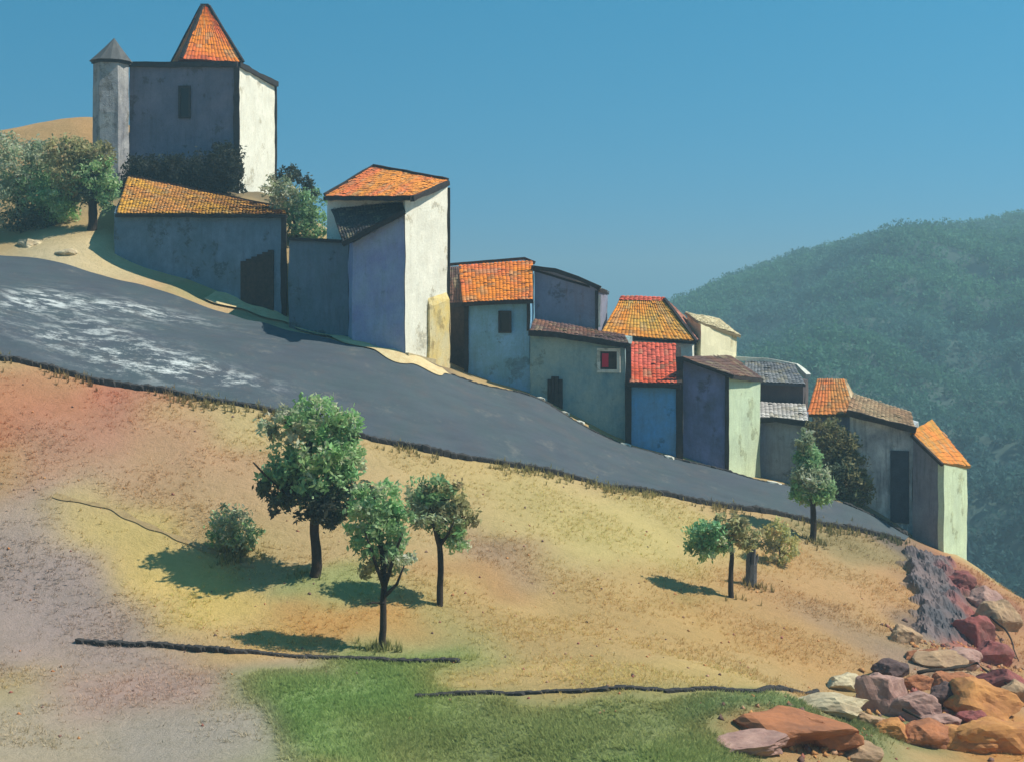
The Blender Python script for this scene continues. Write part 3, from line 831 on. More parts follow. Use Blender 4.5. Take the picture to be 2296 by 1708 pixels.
# ---- blue house with red roof
F7 = foot((1416, 86), (1520, 85.4), (1526, 91), (1420, 92))
z7 = [zy(862, 86), zy(862, 85.4), zy(788, 91), zy(786, 92)]
A = thing('small_blue_house', 'small deep blue house with a square red tiled roof', 'house', (F7[0][0], F7[0][1], h1(*F7[0])), 'village houses')
prism('wall', F7, z7, base_of(F7), M_deepblue, A)
tile_roof('roof', P(1412, 858, 85.5), P(1522, 860, 84.9), P(1516, 772, 91), P(1412, 768, 92), TILE_RED, A)
beam('eave_board', [P(1408, 862, 85.4), P(1526, 866, 84.8)], .22, .26, M_trim, A)
beam('corner_post', [P(1409, 778, 86), Vector((PX(1409, 85.9), 85.9, h1(PX(1409, 86), 85.9) - .3))], .36, .2, M_trim, A)
beam('corner_post', [P(1524, 800, 85.4), Vector((PX(1524, 85.3), 85.3, h1(PX(1524, 85.3), 85.3) - .3))], .4, .2, M_trim, A)
beam('verge_board', [P(1524, 862, 84.9), P(1520, 775, 91)], .3, .25, M_wood, A)

# ---- upper house with hipped ochre roof
F8 = foot((1362, 95), (1552, 94), (1575, 101), (1390, 102))
A = thing('hipped_roof_house', 'upper house with a hipped orange roof turning ochre along its eaves', 'house', (F8[0][0], F8[0][1], h1(*F8[0])), 'village houses')
prism('wall', F8, [zy(752, 95), zy(762, 94), zy(755, 101), zy(745, 102)], base_of(F8), M_cream, A)
tile_roof('roof', P(1345, 752, 94.4), P(1560, 765, 93.4), P(1490, 672, 98), P(1392, 668, 98.6), (lin(224, 140, 50), lin(206, 162, 74), lin(150, 110, 60)), A)
tile_roof('roof', P(1560, 765, 93.4), P(1583, 757, 101.5), P(1492, 672, 98.4), P(1490, 672, 98), TILE_PINK, A)
beam('ridge_board', [P(1388, 668, 98.6), P(1492, 672, 98.1)], .3, .22, M_tile, A) if False else None
tile_roof('ridge_tiles', P(1388, 673, 98.2), P(1492, 677, 97.7), P(1492, 667, 98.2), P(1392, 664, 98.7), TILE_RED, A, .3, .2)
beam('hip', [P(1490, 670, 97.9), P(1562, 766, 93.3)], .2, .18, M_trim, A)
beam('eave_board', [P(1345, 756, 94.3), P(1562, 769, 93.2)], .16, .2, M_wood, A)

# ---- cream barn catching the sun
F8b = foot((1540, 97.5), (1572, 95.2), (1652, 101), (1610, 106))
A = thing('cream_barn', 'small cream sunlit barn gable behind the orange hipped roof', 'house', (F8b[1][0], F8b[1][1], h1(*F8b[1])), 'village houses')
prism('wall', F8b, [zy(706, 97.5), zy(724, 95.2), zy(755, 101), zy(722, 106)], base_of(F8b), plaster('cream_barn_plaster', lin(246, 236, 196), lin(238, 228, 188), lin(196, 184, 140), .3, .2), A)
tile_roof('roof', P(1568, 722, 94.9), P(1662, 754, 101), P(1612, 716, 106), P(1536, 700, 98), (lin(240, 226, 184), lin(228, 212, 170), lin(170, 150, 116)), A)

# ---- navy house with pale green side
F9 = foot((1532, 86), (1632, 85.4), (1703, 89.6), (1636, 92))
z9 = [zy(804, 86), zy(840, 85.4), zy(850, 89.6), zy(805, 92)]
A = thing('navy_house', 'tall dark navy house with a pale green sunlit side wall', 'house', (F9[1][0], F9[1][1], h1(*F9[1])), 'village houses')
prism('wall', F9, z9, base_of(F9), M_navy, A)
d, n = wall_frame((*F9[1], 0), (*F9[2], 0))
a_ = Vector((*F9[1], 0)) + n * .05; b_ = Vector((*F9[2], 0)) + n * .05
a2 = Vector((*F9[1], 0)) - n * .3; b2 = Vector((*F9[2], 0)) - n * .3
prism('added_side_skin', [(a_.x, a_.y), (b_.x, b_.y), (b2.x, b2.y), (a2.x, a2.y)], [z9[1] - .04, z9[2] - .04, z9[2] - .08, z9[1] - .08], base_of(F9), M_palegreen, A, .6)
tile_roof('roof', P(1642, 842, 85), P(1708, 850, 89.8), P(1640, 798, 92), P(1530, 800, 85.8), TILE_BROWN, A)
beam('verge_board', [P(1528, 803, 85.6), P(1642, 846, 84.9), P(1708, 853, 89.8)], .2, .2, M_trim, A)
beam('corner_post', [(F9[1][0] - .06, F9[1][1] - .06, z9[1] - .1), (F9[1][0] - .06, F9[1][1] - .06, h1(*F9[1]) - .3)], .22, .14, M_trim, A)

# ---- dark upper house with grey roof
F11 = foot((1672, 95), (1800, 94), (1812, 100), (1690, 101))
A = thing('grey_roofed_house', 'dark upper house with a grey slate roof edged in white', 'house', (F11[0][0], F11[0][1], h1(*F11[0])), 'village houses')
prism('wall', F11, [zy(858, 95), zy(862, 94), zy(850, 100), zy(835, 101)], base_of(F11), plaster('umber_plaster', lin(104, 94, 92), lin(92, 84, 86), lin(70, 62, 60), .4, .4), A)
tile_roof('roof', P(1664, 856, 94.5), P(1806, 862, 93.5), P(1780, 816, 99.5), P(1670, 808, 100.5), TILE_GREY, A)
beam('ridge_board', [P(1650, 804, 100.6), P(1720, 808, 100), P(1786, 820, 99.4), P(1812, 845, 98)], .3, .3, M_whitewash, A)
# ---- low grey house with white roof
F10 = foot((1704, 90.4), (1806, 89.4), (1816, 93.8), (1712, 94))
A = thing('low_grey_house', 'low grey-blue house with whitish roof and heavy dark eave', 'house', (F10[0][0], F10[0][1], h1(*F10[0])), 'village houses')
prism('wall', F10, [zy(944, 90.4), zy(946, 89.4), zy(915, 93.8), zy(910, 94)], base_of(F10), plaster('slate_blue_plaster', lin(156, 170, 188), lin(140, 150, 164), lin(104, 104, 106), .4, .6), A)
tile_roof('roof', P(1698, 938, 89.9), P(1812, 944, 88.9), P(1806, 906, 93.5), P(1694, 900, 93.8), TILE_WHITE, A)
beam('eave_board', [P(1697, 942, 89.8), P(1740, 940, 89.5), P(1814, 950, 88.8)], .3, .36, M_trim, A)
# ---- little house with round-shouldered orange roof
F12 = foot((1822, 93), (1908, 92.4), (1914, 98), (1830, 98))
A = thing('little_house', 'little house with a squat orange roof above the olive tree', 'house', (F12[0][0], F12[0][1], h1(*F12[0])), 'village houses')
prism('wall', F12, [zy(925, 93), zy(925, 92.4), zy(905, 98), zy(905, 98)], base_of(F12), M_mauvegrey, A)
tile_roof('roof', P(1808, 930, 92.5), P(1920, 930, 91.9), P(1892, 850, 96.5), P(1832, 850, 96.8), (lin(216, 120, 60), lin(204, 138, 72), lin(120, 96, 56)), A)
tile_roof('roof', P(1920, 930, 91.9), P(1924, 905, 98.5), P(1894, 850, 97), P(1892, 850, 96.5), TILE_PALE, A)
# ---- grey row house
F13 = foot((1905, 87.2), (2046, 85.6), (2060, 92), (1915, 93))
A = thing('row_house', 'streaked grey row house with a pale brown roof beside the olive tree', 'house', (F13[1][0], F13[1][1], h1(*F13[1])), 'village houses')
prism('wall', F13, [zy(922, 87.2), zy(960, 85.6), zy(945, 92), zy(905, 93)], base_of(F13), M_streaky, A)
tile_roof('roof', P(1900, 920, 86.8), P(2052, 960, 85.2), P(2044, 925, 91), P(1912, 882, 92.4), (lin(186, 160, 124), lin(176, 138, 104), lin(110, 90, 70)), A)
beam('eave_board', [P(1898, 924, 86.7), P(2054, 964, 85.1)], .3, .36, M_wood, A)
q = Vector((*F13[0], 0)).lerp(Vector((*F13[1], 0)), .80)
d, n = wall_frame((*F13[0], 0), (*F13[1], 0))
q.z = zy(1090, 86)
boxes('door', [(q + n * .06, d * .55, n * .05, UP * 2.2)], stone('slate_blue_timber', lin(72, 84, 98), lin(58, 66, 78), 2), A)
# ---- end house
F14 = foot((2047, 85.0), (2114, 83.6), (2167, 87.6), (2100, 91))
z14 = [zy(985, 85), zy(1036, 83.6), zy(1046, 87.6), zy(975, 91)]
A = thing('end_house', 'last house of the row with pale green side wall and tilted orange roof', 'house', (F14[1][0], F14[1][1], h1(*F14[1])), 'village houses')
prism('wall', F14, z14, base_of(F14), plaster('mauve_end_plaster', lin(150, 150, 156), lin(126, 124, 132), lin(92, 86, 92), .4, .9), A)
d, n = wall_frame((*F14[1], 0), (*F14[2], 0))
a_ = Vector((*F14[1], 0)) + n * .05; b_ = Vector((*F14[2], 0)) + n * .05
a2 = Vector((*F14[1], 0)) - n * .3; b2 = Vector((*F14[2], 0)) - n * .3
prism('added_side_skin', [(a_.x, a_.y), (b_.x, b_.y), (b2.x, b2.y), (a2.x, a2.y)], [z14[1] - .04, z14[2] - .04, z14[2] - .08, z14[1] - .08], base_of(F14), M_palegreen, A, .6)
tile_roof('roof', P(2112, 1038, 83.2), P(2178, 1046, 87.8), P(2090, 940, 91), P(2042, 968, 85.4), (lin(226, 138, 62), lin(212, 150, 66), lin(150, 120, 60)), A)
beam('verge_board', [P(2044, 975, 85.2), P(2113, 1042, 83.1)], .18, .2, M_wood, A)

# ---- dark outcrop below the end house
c4 = [hit(1990, 1224), hit(2168, 1262), hit(2225, 1460), hit(2030, 1450)]
vs_, fs_, oc = [], [], []
NR = 64
slate = np.array(lin(92, 90, 94)); slate2 = np.array(lin(126, 110, 108)); red_ = np.array(lin(150, 84, 80))
for j in range(NR + 1):
    for i in range(NR + 1):
        u, v = i / NR, j / NR
        p = c4[0].lerp(c4[1], u).lerp(c4[3].lerp(c4[2], u), v)
        e = min(u, 1 - u) * 2 + .3 * noise.noise(Vector((p.x * .5, p.y * .35, 9))) + .35 * noise.noise(Vector((p.x * 1.3, p.y * .9, 2)))
        e = min(e, (1 - v) * 5, v * 6 + .25)
        r_ = .6 * abs(noise.noise(Vector((p.x * .9, p.y * .5, 0)))) + .45 * noise.noise(Vector((p.x * 2.1, p.y * 1.3, 4))) + .2 * noise.noise(Vector((p.x * 5, p.y * 4, 7)))
        r_ = math.floor(r_ * 7) / 7 * .7 + r_ * .3
        x, y = p.x, p.y
        vs_.append((x, y, h1(x, y) + max(-.25, min(.4, (e - .3) * 1.2)) + max(0, min(1, (e - .15) * 3)) * r_ * .55 - .04))
        k = min(1, max(0, .5 + noise.noise(Vector((p.x * .8, p.y * .6, 3))) * 1.2))
        cR = slate * (1 - k) + slate2 * k
        q = max(0, min(1, (u - .62) * 3 + noise.noise(Vector((p.x * .7, p.y * .5, 13)))))
        cR = cR * (1 - q) + red_ * q
        w_ = max(0, min(1, (e - .22) * 3.5))
        oc.append(cR * w_ + soil(np.array([x]), np.array([y]))[0] * (1 - w_))
for j in range(NR):
    for i in range(NR):
        q = j * (NR + 1) + i
        fs_.append((q, q + NR + 1, q + NR + 2, q + 1))
o = build('outcrop', vs_, fs_, attr_mat('slate_outcrop', .95, 2.5, .5, .6, 0, .15), origin=c4[3], cols=oc)
o['label'] = 'dark slate outcrop on the bank below the end house'; o['category'] = 'outcrop'

# ------------------------------------------------------------------ boulders and rubble
def boulder_mesh(seed, mat):
    import bmesh
    r_ = random.Random(seed)
    bm = bmesh.new(); bmesh.ops.create_icosphere(bm, subdivisions=4, radius=.5)
    planes = []
    for _ in range(11):
        nn = Vector((r_.gauss(0, 1), r_.gauss(0, 1), r_.gauss(0, 1))).normalized()
        planes.append((nn, r_.uniform(.27, .42)))
    for v in bm.verts:
        for nn, h_ in planes:
            dd = v.co.dot(nn)
            if dd > h_: v.co -= nn * (dd - h_)
        v.co += v.co.normalized() * .07 * noise.noise(v.co * 4 + Vector((seed, 0, 0))) + v.co.normalized() * .035 * noise.noise(v.co * 11 + Vector((seed, 5, 0)))
    me = bpy.data.meshes.new('boulder'); bm.to_mesh(me); bm.free(); me.materials.append(mat)
    return me
RM = {'rust': stone('rust_rock', lin(190, 124, 84), lin(140, 96, 72), 1.8), 'orange': stone('orange_rock', lin(208, 150, 88), lin(166, 112, 72), 1.8),
      'pink': stone('pink_rock', lin(192, 156, 142), lin(146, 112, 104), 2), 'cream': stone('cream_rock', lin(220, 206, 170), lin(170, 150, 120), 2),
      'umber': stone('umber_rock', lin(110, 88, 84), lin(88, 74, 74), 2.5), 'red': stone('red_rock', lin(164, 90, 86), lin(128, 88, 82), 1.8),
      'tan': stone('tan_rock', lin(196, 164, 128), lin(150, 122, 98), 1.8), 'slate': stone('slate_rock', lin(104, 102, 106), lin(84, 82, 86), 2.2)}
def rock(x, y, rx, ry, kind, label, dep=.8):
    """a boulder whose visible outline is about rx by ry photograph pixels round x, y"""
    p = hit(x, y + ry * .7)
    o = bpy.data.objects.new('boulder', boulder_mesh(int(x * 7 + y), RM[kind])); COL.objects.link(o)
    w = 2 * rx / F * p.y * 1.15; hgt = 2 * ry / F * p.y * 1.25
    o.location = (p.x, p.y + w * .2, p.z + hgt * .14); o.scale = (w * 1.12, max(w * dep, .3), hgt * 1.12)
    o.rotation_euler = (random.uniform(-.1, .1), random.uniform(-.12, .12), random.uniform(-.5, .5))
    o['label'] = label; o['category'] = 'boulder'; o['group'] = 'boulders and rubble'
    return o
for a_ in [(1765, 1638, 130, 38, 'rust', 'long rust-orange boulder lying in the green meadow'), (1690, 1676, 80, 24, 'pink', 'low pinkish slab in front of the long rust boulder'),
           (1850, 1650, 70, 40, 'rust', 'rounded rust boulder at the right end of the long one'), (1870, 1590, 75, 22, 'cream', 'flat cream slab above the rust boulders'),
           (1893, 1532, 42, 20, 'cream', 'small cream boulder beside the dusty pink block'), (1978, 1556, 56, 62, 'pink', 'tall dusty pink block beside the end of the field wall'),
           (2002, 1502, 38, 24, 'umber', 'dark umber boulder behind the dusty pink block'), (2050, 1592, 62, 34, 'pink', 'broad pink boulder right of the tall pink block'),
           (2118, 1566, 38, 30, 'umber', 'dark umber boulder among the orange rubble'), (2112, 1624, 44, 18, 'pink', 'pink slab below the dark umber boulder'),
           (2205, 1575, 80, 42, 'orange', 'large orange boulder under the fallen branch'), (2250, 1650, 85, 46, 'orange', 'biggest orange boulder at the bottom of the rubble'),
           (2165, 1662, 60, 32, 'orange', 'low orange boulder beside the biggest one'), (2105, 1478, 60, 24, 'tan', 'flat tan boulder at the foot of the outcrop'),
           (2185, 1420, 44, 40, 'red', 'crimson boulder on the right flank of the outcrop'), (2225, 1468, 46, 30, 'red', 'smaller crimson boulder below the first'),
           (2245, 1385, 40, 36, 'tan', 'tan boulder at the top of the right bank'), (2155, 1302, 34, 24, 'red', 'dark red boulder just below the end house'),
           (2035, 1425, 34, 24, 'tan', 'tan boulder at the left foot of the outcrop'), (1955, 1618, 40, 20, 'tan', 'tan boulder between the pink block and the meadow'),
           (2290, 1560, 40, 30, 'tan', 'tan boulder at the right edge of the rubble'), (2060, 1535, 36, 18, 'rust', 'small rust slab behind the broad pink boulder'),
           (60, 545, 30, 12, 'cream', 'pale rock on the sandy verge by the left thicket'), (150, 566, 22, 9, 'cream', 'small pale rock on the crest of the sandy verge'),
           (2150, 1530, 44, 26, 'rust', 'rust boulder behind the large orange one'), (2090, 1655, 56, 30, 'rust', 'rust boulder below the pink slab'), (2010, 1640, 44, 24, 'orange', 'orange boulder below the broad pink one'),
           (2160, 1480, 46, 24, 'pink', 'pink boulder under the crimson pair'), (2250, 1530, 50, 30, 'red', 'brick-red boulder right of the bent branch'), (2215, 1345, 34, 26, 'pink', 'pink boulder high on the right bank'),
           (2070, 1470, 36, 20, 'rust', 'rust boulder left of the flat tan one'), (1930, 1690, 60, 24, 'tan', 'low tan slab at the edge of the meadow'), (2195, 1620, 40, 24, 'red', 'brick-red boulder between the orange ones')]:
    rock(*a_)
def branch(px, r0, label):
    pts = [hit(x, y) + Vector((0, -.25, .45)) for x, y in px]
    full = [pts[0]]
    for a, b in zip(pts, pts[1:]):
        for i in range(1, 4): full.append(wob(a.lerp(b, i / 3), .08))
    v, f = tube(full, [r0 * (1 - .7 * i / (len(full) - 1)) for i in range(len(full))], 6)
    o = build('fallen_branch', v, f, M_bark, origin=pts[0], smooth=True)
    o['label'] = label; o['category'] = 'branch'; o['group'] = 'fallen branches'
# (branches are laid after the tree helpers below)
M_step = M_whitewash
for x, y, w, l in [(1214, 893, .7, 'white kerb block left of the dark arched door'), (1268, 925, .6, 'white kerb block right of the dark arched door'),
                   (1300, 946, .7, 'white kerb block under the sage terrace wall'), (1402, 996, .8, 'white kerb block at the left corner of the small blue house'),
                   (1500, 1024, .7, 'white kerb block at the right corner of the small blue house'), (1735, 1082, 1.1, 'long white kerb slab before the low grey house')]:
    p = hit(x, y + 4)
    o = bpy.data.objects.new('kerb_block', None)
    COL.objects.unlink(o) if o.name in COL.objects else None
    bpy.data.objects.remove(o)
    me = stone_mesh('kerb_block', hash(l) % 17, M_whitewash, 1)
    o = bpy.data.objects.new('kerb_block', me); COL.objects.link(o)
    o.location = (p.x, p.y - .1, p.z + .08); o.scale = (w, .4, .3); o.rotation_euler = (0, .2, .05)
    o['label'] = l; o['category'] = 'kerb block'; o['group'] = 'white kerb blocks'

# ------------------------------------------------------------------ trees and shrubs
def tube(pts, radii, seg=7):
    vs_, fs_ = [], []
    for i, p in enumerate(pts):
        d_ = (pts[min(i + 1, len(pts) - 1)] - pts[max(i - 1, 0)]).normalized()
        a = d_.orthogonal().normalized(); b = d_.cross(a)
        for k in range(seg):
            t = 2 * math.pi * k / seg
            r = radii[i] * (1 + .18 * noise.noise(p * 3 + Vector((k, 0, 0))))
            vs_.append(p + a * math.cos(t) * r + b * math.sin(t) * r)
    for i in range(len(pts) - 1):
        for k in range(seg):
            a = i * seg + k; b = i * seg + (k + 1) % seg
            fs_.append((a, b, b + seg, a + seg))
    fs_.append(tuple(range(seg - 1, -1, -1))); fs_.append(tuple(range((len(pts) - 1) * seg, len(pts) * seg)))
    return vs_, fs_
def join(parts):
    V, Fc = [], []
    for v, f in parts:
        s = len(V); V += v; Fc += [tuple(i + s for i in q) for q in f]
    return V, Fc

def leaves(clumps, leaf, total):
    """leaf faces through each clump (centre, radius vector, colour); denser to the outside, gathered on twigs"""
    vol = np.array([c[1].x * c[1].y * c[1].z for c in clumps]) ** .75
    cnt = np.maximum(60, (vol / vol.sum() * total)).astype(int)
    V, C = [], []
    for (c, r, col), n_ in zip(clumps, cnt):
        nt_ = max(8, n_ // 26)
        u = rng.normal(size=(nt_, 3)); u /= np.linalg.norm(u, axis=1)[:, None]
        rad = rng.uniform(.3, 1.2, nt_) ** .6
        tw = u * rad[:, None] * np.array(r) + np.array(c)
        tcol = np.array(col)[None, :] * rng.uniform(.62, 1.3, (nt_, 1)) * (1 + rng.normal(0, .07, (nt_, 3)))
        k = rng.integers(0, nt_, n_)
        sp = min(r) * .22 + leaf * .6
        pos = tw[k] + rng.normal(0, sp * .55, (n_, 3))
        a = rng.normal(size=(n_, 3)); a /= np.linalg.norm(a, axis=1)[:, None]
        b = rng.normal(size=(n_, 3)); b -= (a * b).sum(1)[:, None] * a; b /= np.linalg.norm(b, axis=1)[:, None]
        L = leaf * rng.uniform(.6, 1.35, (n_, 1))
        q = np.stack([pos - a * L, pos - b * L * .42, pos + a * L, pos + b * L * .42], 1)
        V.append(q.reshape(-1, 3))
        cc = tcol[k] * rng.uniform(.75, 1.25, (n_, 1))
        C.append(np.repeat(cc, 4, 0))
    V = np.concatenate(V); C = np.concatenate(C) * np.array([1.14, 1.02, .80]); C = np.clip((C * .64 + C.mean(1)[:, None] * .36) * 2.15, .004, .6)
    return V, np.arange(len(V)).reshape(-1, 4), C

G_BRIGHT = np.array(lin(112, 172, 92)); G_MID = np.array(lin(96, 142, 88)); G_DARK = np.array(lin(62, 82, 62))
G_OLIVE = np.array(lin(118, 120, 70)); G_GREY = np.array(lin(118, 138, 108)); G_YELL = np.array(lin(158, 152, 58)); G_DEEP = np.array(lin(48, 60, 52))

def tree(name, label, base, trunk_px, clumps_px, D, leaf, total, tr_w, cat='tree', group=None, limbs=True, parts=('crown', 'trunk'), fork=()):
    """base world point; trunk_px list of photograph points; clumps (x, y, rx, ry, dD, colour)"""
    t = thing(name, label, cat, base, group)
    pts = [Vector((base.x, base.y, base.z - .4))] + [P(x, y, D) for x, y in trunk_px]
    full = [pts[0]]
    for a, b in zip(pts, pts[1:]):
        for i in range(1, 5): full.append(a.lerp(b, i / 4))
    full = [wob(p, .1) if i > 1 else p for i, p in enumerate(full)]
    rad = [tr_w * (1.25 if i == 0 else 1 - .4 * i / (len(full) - 1)) for i in range(len(full))]
    parts_ = [tube(full, rad)]
    cl = [(P(x, y, D + dd), Vector((rx / F * D, (rx + ry) / 2 / F * D * .95, ry / F * D)), col) for x, y, rx, ry, dd, col in clumps_px]
    if limbs:
        for c, r, _ in cl:
            k = min(range(len(full) // 3, len(full)), key=lambda i: (full[i] - c).length + (max(0, full[i].z - c.z)) * 2)
            s = full[k]; m_ = s.lerp(c, .5) + Vector((0, 0, .12 * (c - s).length)); r0 = rad[k] * .62
            parts_.append(tube([s, m_, c, c + (c - s) * .25], [r0, r0 * .7, r0 * .45, r0 * .2], 6))
            for j in range(3):
                e = c + Vector((random.uniform(-.8, .8) * r.x, random.uniform(-.8, .8) * r.y, random.uniform(-.2, .8) * r.z))
                parts_.append(tube([c, c.lerp(e, .5) + Vector((0, 0, .05)), e], [r0 * .4, r0 * .28, r0 * .12], 5))
    for px, r0 in fork:
        fp = [P(x, y, D - .12 - .3 * i) for i, (x, y) in enumerate(px)]
        parts_.append(tube(fp, [r0 * (1 - .6 * i / (len(fp) - 1)) for i in range(len(fp))], 6))
    V, Fc = join(parts_)
    build(parts[1], V, Fc, M_bark, t, smooth=True)
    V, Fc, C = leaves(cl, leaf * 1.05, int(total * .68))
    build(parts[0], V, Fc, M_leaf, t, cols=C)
    return t

branch([(2055, 1530), (2115, 1522), (2185, 1508), (2240, 1545), (2275, 1575)], .09, 'long bent dark branch lying over the orange boulders')
branch([(2218, 1400), (2250, 1425), (2265, 1460), (2280, 1500)], .07, 'thin dark branch hanging down beside the crimson boulders')
branch([(2020, 1612), (2060, 1635), (2090, 1655)], .06, 'short dark stick below the broad pink boulder')

b0 = hit(706, 1292)
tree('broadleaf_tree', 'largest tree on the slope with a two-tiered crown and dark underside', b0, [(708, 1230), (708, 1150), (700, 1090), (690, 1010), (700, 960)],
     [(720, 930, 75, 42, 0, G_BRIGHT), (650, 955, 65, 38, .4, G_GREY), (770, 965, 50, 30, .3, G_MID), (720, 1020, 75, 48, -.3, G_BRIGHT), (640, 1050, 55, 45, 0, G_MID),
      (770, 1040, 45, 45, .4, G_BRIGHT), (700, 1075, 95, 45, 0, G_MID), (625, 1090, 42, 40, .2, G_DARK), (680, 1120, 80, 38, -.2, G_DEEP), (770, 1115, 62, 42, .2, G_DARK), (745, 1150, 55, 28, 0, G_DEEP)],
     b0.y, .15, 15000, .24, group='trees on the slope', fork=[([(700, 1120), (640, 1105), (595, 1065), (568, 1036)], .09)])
b0 = hit(858, 1452)
tree('broadleaf_tree', 'slender forked tree nearest the low field wall', b0, [(860, 1390), (862, 1310), (858, 1250), (850, 1180)],
     [(840, 1115, 55, 40, 0, G_BRIGHT), (830, 1165, 55, 42, .2, G_BRIGHT), (870, 1170, 48, 40, -.2, G_MID), (850, 1225, 52, 38, 0, G_MID), (885, 1250, 36, 36, 0, G_GREY), (850, 1280, 34, 26, .1, G_OLIVE)],
     b0.y, .12, 6500, .15, group='trees on the slope', fork=[([(861, 1315), (842, 1262), (818, 1190)], .10), ([(862, 1318), (884, 1245), (902, 1195)], .10), ([(864, 1335), (890, 1308), (906, 1268)], .08), ([(860, 1352), (838, 1350), (822, 1353)], .06)])
b0 = hit(986, 1358)
tree('broadleaf_tree', 'dome-crowned tree on a straight bare trunk', b0, [(986, 1290), (986, 1225), (978, 1180), (965, 1130)],
     [(965, 1100, 48, 32, 0, G_MID), (935, 1130, 40, 36, .2, G_GREY), (1000, 1120, 45, 36, -.1, G_OLIVE), (970, 1150, 60, 36, 0, G_GREY), (1035, 1160, 32, 40, .1, G_OLIVE), (1025, 1205, 36, 30, 0, G_BRIGHT), (1000, 1180, 40, 30, .2, G_MID)],
     b0.y, .12, 6500, .15, group='trees on the slope', fork=[([(986, 1228), (973, 1182), (958, 1150)], .10), ([(986, 1225), (1006, 1195), (1018, 1168)], .07)])
b0 = hit(522, 1245)
tree('bush', 'round grey-green bush standing alone left of the largest tree', b0, [(521, 1225), (522, 1200)],
     [(520, 1170, 48, 36, 0, G_GREY), (500, 1190, 34, 34, .2, G_MID), (545, 1195, 34, 34, -.1, G_MID), (522, 1215, 42, 24, 0, G_GREY)], b0.y, .1, 3600, .05, 'bush', 'bushes')
b0 = hit(1640, 1340)
tree('broadleaf_tree', 'small leaning tree with thin trunk below the kerb', b0, [(1640, 1290), (1642, 1240), (1635, 1200)],
     [(1595, 1195, 36, 34, 0, np.array(lin(84, 150, 96))), (1570, 1205, 30, 38, .2, G_MID), (1625, 1180, 40, 24, .1, G_OLIVE), (1600, 1225, 40, 30, -.1, G_BRIGHT), (1660, 1185, 30, 20, 0, G_OLIVE), (1680, 1205, 26, 26, .2, G_OLIVE)],
     b0.y, .12, 6000, .14, group='trees on the slope')
b0 = hit(1750, 1265)
tree('bush', 'yellow-green bush below the kerb', b0, [(1750, 1250), (1748, 1230)],
     [(1745, 1195, 40, 28, 0, G_YELL), (1765, 1220, 30, 32, .2, G_YELL), (1725, 1215, 32, 28, 0, G_OLIVE), (1750, 1240, 34, 22, 0, G_YELL)], b0.y, .11, 2600, .05, 'bush', 'bushes')
# grey stump
p0 = hit(1684, 1312)
t = thing('tree_stump', 'tall grey splintered tree stump beside the small leaning tree', 'stump', p0)
M_dead = stone('weathered_wood', lin(104, 104, 104), lin(80, 78, 80), 3)
sv, sf = tube([p0 + Vector((0, 0, -.3)), p0 + Vector((0, 0, .15)), p0 + Vector((.03, 0, .6)), p0 + Vector((.06, 0, 1.0))], [.42, .3, .26, .22], 9)
build('stump_wood', sv, sf, M_dead, t)
for dx, dy, hh, r_ in ((-.12, 0, 1.75, .13), (.08, -.08, 2.1, .11), (.2, .05, 1.5, .12), (.02, .12, 1.9, .1)):
    sv, sf = tube([p0 + Vector((dx * .7, dy, .6)), p0 + Vector((dx, dy, 1.1)), p0 + Vector((dx * 1.25 + .05, dy, hh * .85)), p0 + Vector((dx * 1.3 + .08, dy, hh))], [r_ * 1.2, r_, r_ * .7, .015], 6)
    build('splinter', sv, sf, M_dead, t)

b0 = hit(1822, 1212)
tree('teardrop_tree', 'pale green teardrop-shaped tree rising in front of the road', b0, [(1822, 1150), (1820, 1100), (1818, 1040)],
     [(1806, 990, 16, 26, 0, G_GREY), (1812, 1030, 26, 30, .1, G_MID), (1816, 1070, 38, 32, 0, G_GREY), (1800, 1095, 28, 24, .1, G_MID), (1840, 1095, 30, 26, -.1, G_MID), (1820, 1110, 40, 20, 0, G_BRIGHT * .8)],
     b0.y, .13, 11000, .19)
b0 = Vector((PX(1890, 86.2), 86.2, h1(PX(1890, 86.2), 86.2)))
tree('olive_tree', 'dark olive-brown tree against the streaked grey row house', b0, [(1888, 1080), (1880, 1020), (1870, 970)],
     [(1850, 965, 40, 30, 0, G_OLIVE * .55), (1880, 1000, 42, 36, .2, G_OLIVE * .6), (1900, 1050, 45, 38, 0, G_OLIVE * .7), (1870, 1060, 40, 40, -.1, G_DARK), (1920, 1095, 36, 34, 0, G_OLIVE * .6), (1880, 1110, 42, 24, .1, G_OLIVE * .7)],
     86.2, .13, 11000, .16)
# behind the flat-roofed house
b0 = Vector((PX(668, 99), 99, h1(PX(668, 99), 99)))
tree('leaning_bush', 'green bush arching over the flat-topped house toward the tall house', b0, [(660, 500), (650, 470)],
     [(625, 425, 34, 32, 0, G_GREY), (650, 450, 42, 34, -.3, G_GREY), (685, 460, 42, 36, 0, G_MID), (700, 500, 38, 34, .2, G_MID), (660, 495, 42, 34, 0, G_MID), (650, 400, 34, 20, .5, G_DEEP), (690, 425, 28, 22, .5, G_DEEP), (652, 388, 16, 14, .8, G_DEEP)],
     99, .13, 11000, .14, 'bush', 'bushes')
